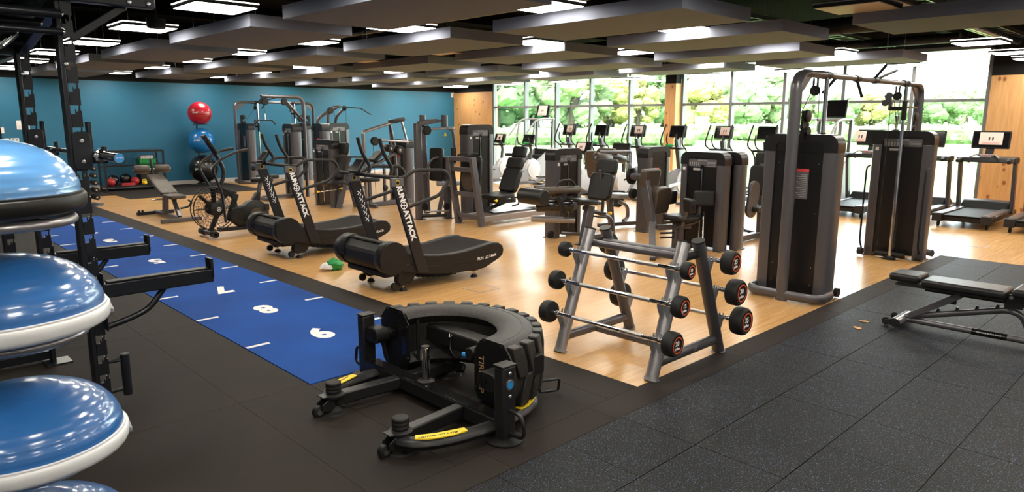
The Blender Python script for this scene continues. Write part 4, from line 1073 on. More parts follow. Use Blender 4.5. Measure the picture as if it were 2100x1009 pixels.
# ================================================================ adjustable bench on the speckled tiles
def bench():
    t = thing('adjustable_bench', 'black padded adjustable weight bench with wheels on the speckled rubber tiles', 'weight bench', (6.43, 1.4, 0.009))
    Y = 1.4
    def pad(name, y0, y1, z, th, w0, w1):
        m = MB().prism([(-w0, y0-Y), (w0, y0-Y), (w1, y1-Y), (-w1, y1-Y)], 'z', z, z+th)
        return m.build(name, 'upholstery', t, 0.024, 4)
    pad('head_pad', 1.72, 1.955, 0.395, 0.065, 0.14, 0.13); pad('back_pad', 1.12, 1.71, 0.375, 0.065, 0.145, 0.14)
    pad('seat_pad', 0.72, 1.085, 0.405, 0.065, 0.13, 0.15)
    B('pad_board', 'black_plastic', t, (-0.12, 0.12, 1.13-Y, 1.90-Y, 0.362, 0.377)); B('seat_board', 'black_plastic', t, (-0.12, 0.12, 0.74-Y, 1.07-Y, 0.392, 0.406))
    B('pad_rail', 'frame_dark', t, (-0.03, 0.03, 1.12-Y, 1.70-Y, 0.325, 0.363), bevel=0.005)
    MB().cyl((0, 1.49-Y, 0.25), (0, 1.49-Y, 0.34), 0.022, n=14).build('stop_stub', 'black_plastic', t)
    for sx in (-0.035, 0.035):
        MB().bar((sx, 1.80-Y, 0.09), (sx, 1.44-Y, 0.335), 0.010, 0.05).build('support_strut', 'frame_grey', t, 0.002)
    nt_ = MB().tube([(0, 1.83-Y, 0.075), (0, 1.12-Y, 0.275), (0, 1.02-Y, 0.25), (0, 0.95-Y, 0.09), (0, 0.90-Y, 0.06)], 0.026, 12, bend=0.09)
    nr = nt_.build('notched_rail', 'frame_grey', t)
    for k in range(5):
        u = 0.14+k*0.19; yy = 1.83-0.71*u-Y; zz = 0.075+0.20*u
        MB().prism([(yy-0.012, zz+0.02), (yy+0.012, zz+0.018), (yy+0.004, zz+0.052), (yy-0.014, zz+0.050)], 'x', -0.012, 0.012).build('notch', 'frame_dark', nr, 0.002)
    bt = MB().tube([(0, 1.86-Y, 0.055), (0, 0.55-Y, 0.055)], 0.026, 12).build('base_tube', 'frame_grey', t)
    MB().cyl((0, 1.34-Y, 0.055), (0, 1.10-Y, 0.055), 0.0275, n=14).build('tube_label', 'black_gloss', bt)
    text('label_lettering', 'adjustable incline bench', 0.018, 'print_grey', bt, (-0.0262, 1.22-Y, 0.064), (0,-1,0), (0.35,0,1), bold=0.0003)
    ft = MB().tube([(-0.18, 1.86-Y, 0.052), (0.18, 1.86-Y, 0.052)], 0.045, 14, ry=0.034, up=(0,0,1)).build('foot_bar', 'frame_silver', t)
    for s in (-1, 1):
        MB().tube([(s*0.178, 1.86-Y, 0.052), (s*0.186, 1.86-Y, 0.052)], 0.047, 14, ry=0.036, up=(0,0,1)).build('end_cap', 'black_plastic', ft)
        MB().lathe([(0,-0.014),(0.03,-0.014),(0.034,-0.008),(0.034,0.008),(0.03,0.014),(0,0.014)], (s*0.11, 1.945-Y, 0.036), axis=(1,0,0), n=18).build('wheel', 'rubber_black', t)
        MB().bar((s*0.11-0.02, 1.89-Y, 0.05), (s*0.11-0.02, 1.95-Y, 0.036), 0.008, 0.03).build('wheel_bracket', 'frame_dark', t)
    MB().tube([(0, 1.10-Y, 0.27), (0, 1.10-Y, 0.38)], 0.028, 12).build('hinge_post', 'frame_grey', t)
    for hx in (-0.045, 0.037): B('hinge_plate', 'frame_dark', t, (hx, hx+0.008, 1.02-Y, 1.14-Y, 0.30, 0.41))
    MB().cyl((-0.055, 1.10-Y, 0.385), (0.055, 1.10-Y, 0.385), 0.014, n=12).build('hinge_bolt', 'steel_bolt', t)
    MB().tube([(-0.2, 0.55-Y, 0.05), (0.2, 0.55-Y, 0.05)], 0.04, 12, ry=0.032, up=(0,0,1)).build('foot_bar', 'frame_silver', t)
    B('seat_post', 'frame_grey', t, (-0.025, 0.025, 0.84-Y, 0.90-Y, 0.06, 0.395), bevel=0.004)
bench()
for i, (x, y, a) in enumerate(((6.02, 2.03, 0.3), (6.30, 2.07, 1.2))):
    m = MB().prism([(0,0),(0.035,0.012),(0.06,0.05),(0.05,0.07),(0.02,0.06),(-0.01,0.03)], 'z', 0.0, 0.0012); m.v = [(v[0], v[1], v[2]+0.004*math.sin(v[0]*40)**2) for v in m.v]
    o = m.build('fallen_leaf', 'leaf_scrap', None); o.location = (x, y, 0.0105); o.rotation_euler = (0, 0, a)
    tag(o, ['curled tan leaf lying on the tiles in front of the bench wheels', 'small yellow leaf lying just behind the bench wheels'][i], 'leaf')

# ================================================================ balance domes on their rack
def domes():
    def dome_mat(name, c, edge):
        m, nt, b = nmat(name)
        b.inputs['Base Color'].default_value = (*c, 1); b.inputs['Roughness'].default_value = 0.30
        b.inputs['Coat Weight'].default_value = 0.8; b.inputs['Coat Roughness'].default_value = 0.10
        lw = N(nt, 'ShaderNodeTexNoise', Scale=6.0, Detail=3.0)
        mx = N(nt, 'ShaderNodeMix', data_type='RGBA'); mx.inputs[6].default_value = (*c, 1); mx.inputs[7].default_value = (*edge, 1)
        nt.links.new(lw.outputs['Fac'], mx.inputs[0]); nt.links.new(mx.outputs[2], b.inputs['Base Color'])
    dome_mat('dome_pale', (0.085, 0.27, 0.62), (0.13, 0.36, 0.72)); dome_mat('dome_blue', (0.02, 0.12, 0.38), (0.035, 0.17, 0.48))
    rk = thing('dome_rack', 'upright storage rack with silver ring shelves holding the balance domes', 'storage rack', (0.37, 2.85, 0.008))
    specs = [(0.17, 0.0, 'white_plastic', 'dome_blue', 'blue balance dome with white rim on the lowest rack shelf'), (0.60, 0.012, 'white_plastic', 'dome_blue', 'blue balance dome with white rim, second from the floor'),
             (1.06, 0.035, 'white_plastic', 'dome_blue', 'blue balance dome with white rim just under the black rimmed one'), (1.455, 0.078, 'black_plastic', 'dome_pale', 'pale blue balance dome with black rim, topmost in the rack')]
    for z, sh, rim, dm, lab in specs:
        cx, cy = 0.37-0.72*sh, 2.85+0.69*sh
        t = thing('balance_dome', lab, 'balance trainer', (cx, cy, z), 0, 'balance domes on the rack')
        prof = [(0.0,-0.034),(0.24,-0.034),(0.302,-0.028),(0.318,-0.020),(0.3245,-0.008),(0.326,0.010),(0.325,0.026),(0.321,0.031),(0.312,0.033),(0.30,0.030),(0.0,0.030)]
        MB().lathe(prof, n=64).build('platform', rim, t)
        dp = []
        K = 36
        for k in range(K+1):
            a = (PI/2)*k/K; r = 0.311*math.cos(a)**0.80; h = 0.03+0.19*math.sin(a)
            if k % 5 == 2 and k < K-2: r -= 0.0022; h -= 0.0015
            dp.append((r, h))
        MB().lathe(dp, n=64).build('dome', dm, t)
        MB().lathe([(0.311,0.030),(0.317,0.033),(0.317,0.038),(0.311,0.040)], n=64).build('dome_flange', rim, t)
        if rim == 'white_plastic':
            for a in (-0.15, PI-0.15):
                hm = MB().box(-0.012, 0.008, -0.06, 0.06, -0.016, 0.008); hm.xf(Matrix.Rotation(a, 4, 'Z') @ Matrix.Translation((0.322, 0, 0)))
                hm.build('grip_recess', 'grey_plate', t, 0.006)
        # ring shelf below
        zz = z-0.030-0.025-0.008
        MB().tube([(0.21*math.cos(2*PI*k/28), 0.21*math.sin(2*PI*k/28), zz) for k in range(28)], 0.017, 10, closed=True).build('ring_shelf', 'frame_silver', rk)
        MB().tube([(-0.72*0.19, 0.69*0.19, zz), (-0.72*0.42, 0.69*0.42, zz)], 0.017, 8).build('shelf_arm', 'frame_silver', rk)
        MB().tube([(-0.72*-0.19, 0.69*-0.19, zz), (-0.72*0.19, 0.69*0.19, zz)], 0.010, 8).build('shelf_brace', 'frame_silver', rk)
    MB().cyl((-0.72*0.43, 0.69*0.43, 0.0), (-0.72*0.43, 0.69*0.43, 1.78), 0.028, n=14).build('rack_post', 'frame_silver', rk)
    MB().lathe([(0,0),(0.26,0),(0.26,0.015),(0.03,0.03),(0,0.03)], (-0.72*0.43, 0.69*0.43, 0.0), n=30).build('rack_base', 'frame_silver', rk)
domes()
# ================================================================ training rig on the left
def rig():
    t = thing('training_rig', 'dark steel training rig with slotted uprights and overhead pull-up bars', 'power rack', (0.98, 4.54, 0.008))
    X, Y = 0.98, 4.54
    ms = 'rig_steel'
    def L(x, y, z): return (x-X, y-Y, z)
    def upright(x, y, h):
        # four corner strips with rungs between leave open hook slots every 120 mm
        hw = 0.040
        m = MB()
        m.box(x-X-hw, x-X-hw+0.028, y-Y-hw, y-Y+hw, 0, h)
        u = m.build('upright', ms, t, 0.006)
        z = 0.12
        web = MB().box(0, 0.046, 0, 0.006, 0, 0.072).mesh('slot_web', ms, 0)
        edge = MB().box(0, 0.006, 0, 0.074, 0, 0.092).mesh('slot_edge', ms, 0)
        hook = MB().prism([(0.020,0.072),(0.046,0.072),(0.046,0.12),(0.040,0.12),(0.036,0.088),(0.026,0.086),(0.022,0.10),(0.020,0.10)], 'y', 0, 0.006).mesh('slot_hook', ms, 0)
        while z+0.12 < h:
            for nm, me, dx, dy in (('slot_web', web, -hw+0.028, -hw), ('slot_edge', edge, hw-0.006, -hw), ('slot_hook', hook, -hw+0.028, -hw)):
                o = bpy.data.objects.new(nm, me); COL.objects.link(o); o.parent = u; o.location = (x-X+dx, y-Y+dy, z)
            z += 0.12
        MB().box(x-X-0.08, x-X+0.08, y-Y-0.08, y-Y+0.08, 0, 0.010).build('base_plate', ms, u, 0.002)
        return u
    for x, y in ((0.98, 4.54), (0.98, 5.74), (-0.25, 4.54), (-0.25, 5.74), (0.98, 7.2), (-0.25, 7.2)):
        u = upright(x, y, 2.52 if y < 5 else 2.22)
        if x > 0.5 and y < 6:
            for z in (2.02, 2.20):
                MB().lathe([(0,0),(0.014,0),(0.014,0.006),(0.010,0.012),(0,0.013)], (x-X-0.012, y-Y-0.041, z), axis=(0,-1,0), n=12).build('bolt', 'steel_bolt', u)
    # overhead beams and bars
    def beam(a, b, w=0.07, h=0.08): MB().bar(L(*a), L(*b), w, h).build('overhead_beam', ms, t, 0.006)
    beam((-0.9, 4.50, 2.39), (1.44, 4.50, 2.39)); beam((-0.9, 5.74, 2.18), (0.98, 5.74, 2.18)); beam((-0.9, 7.2, 2.18), (0.98, 7.2, 2.18))
    beam((0.98, 4.58, 2.36), (0.98, 5.70, 2.18), 0.06, 0.07); beam((0.98, 5.78, 2.18), (0.98, 8.6, 2.18)); beam((-0.25, 5.78, 2.18), (-0.25, 8.6, 2.18))
    for x in (1.30, 1.40): MB().lathe([(0,0),(0.016,0),(0.016,0.006),(0.011,0.014),(0,0.015)], L(x, 4.465, 2.375), axis=(0,-1,0), n=12).build('bolt', 'steel_bolt', t)
    MB().bar(L(1.02, 4.56, 2.16), L(1.30, 4.56, 2.36), 0.035, 0.04).build('diagonal_brace', ms, t, 0.004)
    for k, (y, z, r) in enumerate(((4.42, 2.27, 0.025), (4.92, 2.27, 0.023), (4.42, 2.18, 0.018), (5.25, 2.30, 0.022), (5.45, 2.20, 0.018), (5.64, 2.28, 0.022), (6.1, 2.24, 0.018), (6.5, 2.24, 0.018))):
        b = MB().cyl(L(-0.9, y, z), L(0.95, y, z), r, n=12).build('pull_up_bar', ms, t)
        MB().lathe([(0,0),(0.014,0),(0.014,0.006),(0.009,0.012),(0,0.013)], L(0.95, y, z), axis=(1,0,0), n=10).build('bolt', 'steel_bolt', b)
    for k in range(6):
        y = 4.7+k*0.16
        MB().tube([L(0.80, y, 2.18), L(0.72, y+0.05, 2.10), L(0.64, y-0.02, 2.12), L(0.55, y+0.05, 2.05)], 0.009, 7, bend=0.03).build('grip_hook', 'steel_bolt', t)
    for y in (4.62, 5.82):
        MB().bar(L(-0.25, y, 0.05), L(0.98, y, 0.05), 0.06, 0.06).build('floor_beam', ms, t, 0.004)
    # band peg bracket low on the near upright
    for z in (0.30, 0.115): MB().cyl(L(1.02, 4.53, z), L(1.105, 4.53, z), 0.010, n=10).build('peg_arm', ms, t)
    MB().cyl(L(1.115, 4.53, 0.075), L(1.115, 4.53, 0.335), 0.026, n=16).build('band_peg', ms, t, 0.004)
    return t
rig()
def spotter_arm(y, label):
    t = thing('spotter_arm', label, 'spotter arm', (1.03, y, 0.758), 0, 'spotter arms on the rig')
    MB().box(0, 0.62, -0.045, 0.045, -0.045, 0.038).build('arm', 'rig_steel', t, 0.006)
    B('wear_strip', 'black_plastic', t, (0.02, 0.60, -0.032, 0.032, 0.038, 0.048), bevel=0.003)
    B('end_lip', 'rig_steel', t, (0.605, 0.625, -0.045, 0.045, -0.02, 0.105), bevel=0.004)
    MB().tube([(0.33, 0, -0.046), (0.24, 0, -0.16), (0.12, 0, -0.20), (0.0, 0, -0.225)], 0.018, 12, bend=0.10).build('brace_tube', 'rig_steel', t)
    B('hook_plate', 'rig_steel', t, (-0.008, 0.0, -0.05, 0.05, -0.24, 0.10), bevel=0.003)
spotter_arm(4.50, 'steel spotter arm on the near rig upright'); spotter_arm(5.74, 'steel spotter arm on the far rig upright')
def jcup(y, label):
    t = thing('bar_holder', label, 'bar holder', (1.0, y, 1.56), 0, 'bar holders on the rig')
    pl = MB().prism(rrect(-0.045, 0.045, -0.105, 0.105, 0.025, 5), 'y', -0.052, -0.044).build('side_plate', 'rig_steel', t, 0.002)
    for z in (-0.06, 0.055): MB().lathe([(0,0),(0.014,0),(0.014,0.004),(0.010,0.009),(0,0.010)], (0.0, -0.052, z), axis=(0,-1,0), n=14).build('bolt', 'steel_bolt', pl)
    B('hook', 'rig_steel', t, (0.045, 0.13, -0.03, 0.03, -0.075, -0.055), (0.112, 0.13, -0.03, 0.03, -0.075, 0.02), (0.042, 0.062, -0.03, 0.03, -0.075, 0.16), bevel=0.004)
    B('hook_pad', 'black_plastic', t, (0.062, 0.112, -0.028, 0.028, -0.055, -0.045))
jcup(4.54, 'steel bar holder bolted to the near rig upright'); jcup(5.74, 'steel bar holder bolted to the far rig upright')
def oly_bar():
    t = thing('olympic_barbell', 'unloaded steel barbell with blue end cap resting on the rig', 'barbell', (1.088, 5.12, 1.530), 0)
    MB().cyl((0, -0.62, 0), (0, 1.05, 0), 0.0145, n=14).build('shaft', 'chrome', t)
    for s, y0, y1 in ((-1, -0.62, -0.98), (1, 1.05, 1.41)):
        sl = MB().cyl((0, y0, 0), (0, y1, 0), 0.025, n=20).build('sleeve', 'chrome', t)
        MB().lathe([(0.0,0),(0.037,0),(0.037,0.016),(0.027,0.022),(0,0.022)], (0, y0, 0), axis=(0,s,0), n=20).build('collar', 'chrome', sl)
        MB().cyl((0, y1, 0), (0, y1+s*0.002, 0), 0.0225, n=20).build('end_cap', 'blue_badge', sl)
        text('cap_lettering', 'jordan', 0.013, 'white_print', sl, (0, y1+s*0.003, 0.003), (-s,0,0), (0,0,1))
oly_bar()

# ================================================================ pieces shared by the strength machines
def rod(t, pts, r, mt='frame_grey', name='frame_tube', bend=0.0, ry=None, up=None, n=10):
    p = [V(q)-t.location for q in pts]
    return MB().tube(p, r, n, bend=bend, ry=ry, up=up).build(name, mt, t)
def beam(t, a, b, w, h, mt='frame_grey', name='frame_beam', bevel=0.008, up=(0,0,1)):
    return MB().bar(V(a)-t.location, V(b)-t.location, w, h, up).build(name, mt, t, bevel)
def cushion(t, name, c, w, h, th, tilt=0.0, yawz=0.0, mt='upholstery', r=0.025):
    """pad: w across, h high, th thick; unturned it faces -x; tilt leans its top to +x; yawz turns it"""
    m = MB().prism(rrect(-w/2, w/2, -h/2, h/2, min(w, h)*0.18, 4), 'x', -th/2, th/2)
    m.xf(Matrix.Translation(V(c)-t.location) @ Matrix.Rotation(yawz, 4, 'Z') @ Matrix.Rotation(tilt, 4, 'Y'))
    return m.build(name, mt, t, r, 3)
def roller(t, a, b, r, name='foam_roller', mt='upholstery'):
    a, b = V(a)-t.location, V(b)-t.location; d = (b-a).normalized()
    o = MB().lathe([(0,0),(r*0.82,0),(r,0.02),(r,(b-a).length-0.02),(r*0.82,(b-a).length),(0,(b-a).length)], a, axis=d, n=18).build(name, mt, t)
    MB().cyl(a-d*0.004, a+d*0.01, r*0.35, n=12).build('roller_cap', 'steel_bolt', o)
    return o
def wheel(t, c, r, axis, w=0.03, name='pulley'):
    m = MB(); pulley(m, V(c)-t.location, r, axis, w); return m.build(name, 'black_plastic', t)
def knob(t, c, axis=(0,-1,0), mt='yellow'):
    return MB().lathe([(0,0),(0.012,0),(0.014,0.03),(0.024,0.04),(0.024,0.055),(0.012,0.062),(0,0.062)], V(c)-t.location, axis=axis, n=12).build('adjuster_knob', mt, t)
def M_w(t, x, y, rz): return M_at(x-t.location.x, y-t.location.y, rz)
G_ST = 'strength machines on the timber floor'
H2 = PI/2

# ---- lat pulldown (left), row machine behind it, second lat pulldown
def lat_pulldown():
    t = thing('lat_pulldown', 'lat pulldown with overhead arm and wide bar, in front of the blue wall', 'gym machine', (7.2, 14.55, 0), 0, G_ST)
    tower(t, M_w(t, 7.31, 14.58, 0), 0.50, 1.62, 0.22, title='LAT PULLDOWN')
    rod(t, [(7.60, 14.55, 0), (7.60, 14.55, 2.20), (6.64, 14.55, 2.20)], 0.036, bend=0.18, ry=0.05, up=(0,1,0), n=14)
    rod(t, [(7.20, 14.55, 2.10), (7.55, 14.55, 1.72)], 0.028, name='gusset_tube', ry=0.045, up=(0,1,0))
    for x, z in ((6.72, 2.09), (7.16, 2.09), (7.52, 1.74)): wheel(t, (x, 14.55, z), 0.075, (0,1,0), 0.05)
    rod(t, [(6.70, 14.55, 2.05), (6.70, 14.55, 1.72)], 0.005, 'cable_black', 'cable', n=6)
    MB().cyl((6.70-7.2, 0, 1.70), (6.70-7.2, 0, 1.84), 0.016, n=10).build('swivel_clip', 'steel_bolt', t)
    rod(t, [(6.70, 15.02, 1.62), (6.70, 14.88, 1.70), (6.70, 14.22, 1.70), (6.70, 14.08, 1.62)], 0.014, 'black_plastic', 'lat_bar', bend=0.05)
    cushion(t, 'seat', (6.68, 14.55, 0.50), 0.36, 0.40, 0.08, H2)
    roller(t, (6.50, 14.83, 0.68), (6.50, 14.27, 0.68), 0.06, mt='black_gloss')
    beam(t, (6.55, 14.55, 0.06), (7.25, 14.55, 0.06), 0.08, 0.07); beam(t, (6.70, 14.55, 0.06), (6.66, 14.55, 0.47), 0.08, 0.07); beam(t, (6.52, 14.55, 0.30), (6.50, 14.55, 0.66), 0.05, 0.05)
    beam(t, (6.55, 14.25, 0.04), (6.55, 14.85, 0.04), 0.07, 0.06, name='foot_bar')
lat_pulldown()
def row_machine():
    t = thing('row_machine', 'black weight tower with short pulley arm behind the lat pulldown', 'gym machine', (8.3, 15.0, 0), 0, G_ST)
    tower(t, M_w(t, 8.16, 14.86, 0), 0.50, 1.62, 0.22, style='back')
    rod(t, [(8.10, 14.86, 1.60), (8.10, 14.86, 1.72), (8.34, 14.74, 1.92)], 0.035, bend=0.08, ry=0.055, up=(0,1,0))
    wheel(t, (8.36, 14.72, 1.92), 0.075, (0,1,0), 0.06)
    rod(t, [(8.44, 14.72, 1.92), (8.50, 14.72, 1.62)], 0.005, 'cable_black', 'cable', n=6)
    cushion(t, 'seat', (9.0, 14.9, 0.50), 0.36, 0.42, 0.08, H2); beam(t, (8.40, 14.9, 0.08), (9.3, 14.9, 0.08), 0.08, 0.08); beam(t, (9.0, 14.9, 0.1), (9.0, 14.9, 0.46), 0.08, 0.08)
row_machine()
def lat_pulldown_b():
    t = thing('lat_pulldown', 'second lat pulldown with drooping wide bar, farther back against the wall', 'gym machine', (9.6, 16.6, 0), 0, G_ST)
    tower(t, M_w(t, 9.60, 16.60, H2), 0.60, 1.62, 0.22, title='PULLDOWN')
    rod(t, [(9.42, 16.72, 1.60), (9.42, 16.72, 1.90), (9.58, 16.42, 2.06)], 0.036, bend=0.12, ry=0.055, up=(0,1,0)); rod(t, [(9.62, 16.72, 1.60), (9.62, 16.66, 1.78), (9.74, 16.42, 2.02)], 0.030, bend=0.12, ry=0.05, up=(0,1,0))
    wheel(t, (9.70, 16.36, 2.0), 0.07, (1,0,0), 0.05)
    rod(t, [(9.70, 16.30, 2.0), (9.70, 16.30, 1.60)], 0.005, 'cable_black', 'cable', n=6)
    rod(t, [(9.18, 16.30, 1.93), (9.34, 16.30, 2.05), (10.15, 16.30, 2.0), (10.45, 16.30, 1.84)], 0.015, 'black_plastic', 'lat_bar', bend=0.05)
    cushion(t, 'seat', (9.6, 16.1, 0.50), 0.36, 0.40, 0.08, H2); beam(t, (9.6, 16.0, 0.05), (9.6, 16.5, 0.05), 0.08, 0.07); beam(t, (9.6, 16.1, 0.05), (9.6, 16.1, 0.46), 0.08, 0.08)
lat_pulldown_b()

# ---- seated press with yellow adjusters
def seated_press():
    t = thing('seated_press', 'seated press machine with padded back and yellow adjuster levers, behind the curved treadmills', 'gym machine', (7.3, 12.7, 0), 0, G_ST)
    tower(t, M_w(t, 7.08, 12.69, 0), 0.74, 1.32, 0.22, title='SHOULDER PRESS')
    y = 12.22
    cushion(t, 'head_pad', (7.20, y, 1.16), 0.26, 0.24, 0.09, 0.2, mt='upholstery'); cushion(t, 'backrest', (7.10, y, 0.80), 0.30, 0.44, 0.09, 0.22)
    cushion(t, 'seat', (6.92, y, 0.52), 0.36, 0.36, 0.08, H2-0.12)
    beam(t, (7.02, y-0.02, 0.0), (7.16, y-0.02, 0.46), 0.07, 0.10); beam(t, (7.42, y-0.02, 0.0), (7.30, y-0.02, 0.50), 0.07, 0.10); beam(t, (7.06, y, 0.44), (7.32, y, 1.0), 0.06, 0.07)
    rod(t, [(6.72, y+0.10, 0.34), (6.95, y-0.08, 0.38)], 0.010, 'steel_bolt', 'lever'); knob(t, (6.70, y+0.10, 0.34), (-1,0.5,0)); knob(t, (7.0, y-0.10, 0.40), (1,-0.5,0))
    for s in (-0.32, 0.32): rod(t, [(7.4, y+s, 1.0), (7.0, y+s, 1.02), (6.80, y+s*0.9, 1.02)], 0.018, 'grip_foam', 'press_handle', bend=0.08)
    beam(t, (7.10, 12.30, 0.05), (7.10, 12.56, 0.05), 0.08, 0.06, name='foot_bar')
seated_press()

# ---- plate frame chest press: long bent top bar, levers, pads, tower showing its back
def chest_press():
    t = thing('lever_press', 'lever press machine with long bent top bar and black weight tower', 'gym machine', (8.1, 12.2, 0), 0, G_ST)
    tower(t, M_w(t, 8.64, 12.36, 0), 0.64, 1.31, 0.22, style='back')
    y = 12.0
    rod(t, [(7.54, y, 0.0), (7.50, y, 1.48), (8.42, y, 1.72)], 0.032, 'frame_silver', bend=0.04, ry=0.042, up=(0,1,0))
    roller(t, (8.12, y, 1.66), (8.48, y, 1.73), 0.045, 'grip', 'grip_foam')
    rod(t, [(8.14, y+0.02, 1.64), (8.24, y+0.02, 1.20), (8.30, y+0.02, 0.1)], 0.034, 'frame_grey')
    rod(t, [(8.28, y+0.25, 1.72), (8.33, y+0.25, 1.2)], 0.022, 'frame_silver'); rod(t, [(8.42, y, 1.68), (8.55, y, 1.24)], 0.024, 'frame_silver')
    rod(t, [(7.70, y-0.1, 1.32), (8.50, y-0.1, 1.27)], 0.018, 'frame_silver', 'link_bar'); wheel(t, (7.70, y-0.1, 1.30), 0.085, (0,1,0), 0.08)
    rod(t, [(7.36, y-0.2, 0.76), (7.75, y-0.2, 0.90), (8.18, y-0.2, 1.10)], 0.034, 'frame_grey', 'lever_arm', bend=0.1)
    roller(t, (8.16, y-0.30, 1.12), (8.16, y-0.05, 1.12), 0.085, 'lever_hub', 'black_plastic'); roller(t, (7.95, y-0.30, 1.16), (7.95, y-0.05, 1.16), 0.075)
    cushion(t, 'chest_pad', (7.72, y-0.1, 1.0), 0.26, 0.30, 0.08, 0.9, mt='upholstery'); cushion(t, 'seat', (7.60, y, 0.55), 0.34, 0.36, 0.08, H2)
    beam(t, (7.54, y, 0.05), (8.6, y, 0.05), 0.08, 0.08, name='base_beam'); beam(t, (7.62, y, 0.06), (7.60, y, 0.52), 0.06, 0.07); beam(t, (7.95, y-0.02, 0.06), (7.95, y-0.02, 0.85), 0.05, 0.05)
    beam(t, (7.58, y-0.28, 0.04), (7.58, y+0.20, 0.04), 0.07, 0.06, name='foot_bar'); rod(t, [(7.66, y-0.1, 1.26), (7.70, y-0.08, 0.2)], 0.005, 'cable_black', 'cable', n=6); wheel(t, (7.95, y-0.05, 0.36), 0.06, (0,1,0))
    rod(t, [(7.42, y, 0.5), (7.66, y, 0.50)], 0.012, 'steel_bolt', 'lever')
chest_press()

# ---- pec fly / rear delt: tall side post, cross head with twin arms
def pec_fly():
    t = thing('pec_fly', 'pec fly machine with tall grey posts and swinging arms on a cross head', 'gym machine', (7.5, 9.85, 0), 0, G_ST)
    beam(t, (7.27, 9.90, 0.0), (7.27, 9.90, 1.66), 0.09, 0.11, name='side_post'); beam(t, (7.72, 9.66, 0.0), (7.72, 9.66, 1.05), 0.09, 0.11, name='side_post')
    B('foot_plate', 'frame_dark', t, (7.20-7.5, 7.36-7.5, -0.03, 0.13, 0, 0.012)); B('foot_plate', 'frame_dark', t, (7.65-7.5, 7.80-7.5, -0.27, -0.11, 0, 0.012))
    beam(t, (7.27, 9.88, 1.66), (7.62, 9.82, 1.70), 0.08, 0.08, name='cross_head')
    beam(t, (7.48, 9.95, 0.08), (7.42, 9.98, 1.70), 0.07, 0.11, name='mast')
    for x, yy in ((7.42, 9.95), (7.72, 9.72)): MB().cyl((x-7.5, yy-9.85, 1.60), (x-7.5, yy-9.85, 1.80), 0.055, n=16).build('arm_pivot', 'frame_grey', t, 0.004)
    beam(t, (7.42, 9.95, 1.70), (7.72, 9.72, 1.70), 0.05, 0.05)
    wheel(t, (7.40, 9.80, 1.54), 0.08, (0,1,0), 0.05); wheel(t, (7.36, 9.86, 0.22), 0.075, (0,1,0), 0.05); wheel(t, (7.66, 9.62, 0.22), 0.06, (0,1,0), 0.05)
    rod(t, [(7.46, 9.80, 1.56), (7.80, 9.62, 1.58)], 0.02, 'frame_silver', 'link_bar'); MB().cyl((0.28, -0.22, 1.56), (0.28, -0.22, 1.60), 0.07, n=18).build('cam_plate', 'grey_plate', t)
    knob(t, (7.70, 9.68, 1.50), (0,0,-1))
    rod(t, [(7.72, 9.70, 1.58), (7.80, 9.60, 1.56), (7.83, 9.58, 1.20)], 0.024, 'frame_grey', 'swing_arm', bend=0.12); roller(t, (7.80, 9.58, 1.24), (7.80, 9.58, 0.98), 0.05, 'arm_pad', 'grip_foam')
    rod(t, [(7.45, 9.85, 0.40), (7.40, 9.80, 0.95), (7.50, 9.76, 1.08), (7.78, 9.62, 1.06)], 0.020, 'frame_grey', 'swing_arm', bend=0.12); roller(t, (7.62, 9.70, 1.06), (7.82, 9.60, 1.06), 0.026, 'hand_grip', 'grip_foam')
    cushion(t, 'backrest', (7.58, 9.78, 0.95), 0.26, 0.58, 0.09, 0.05, 0.4); cushion(t, 'seat', (7.74, 9.66, 0.62), 0.34, 0.36, 0.08, H2, 0.4, mt='console_grey')
    beam(t, (7.60, 9.78, 0.06), (7.68, 9.70, 0.56), 0.06, 0.08); rod(t, [(7.30, 9.85, 0.06), (7.70, 9.64, 0.06)], 0.03, 'frame_dark', 'base_tube'); rod(t, [(7.33, 9.80, 0.14), (7.70, 9.60, 0.14)], 0.016, 'frame_silver', 'guide_bar')
    beam(t, (7.27, 9.88, 0.78), (7.45, 9.92, 0.80), 0.02, 0.04, 'frame_silver', 'brace')
pec_fly()

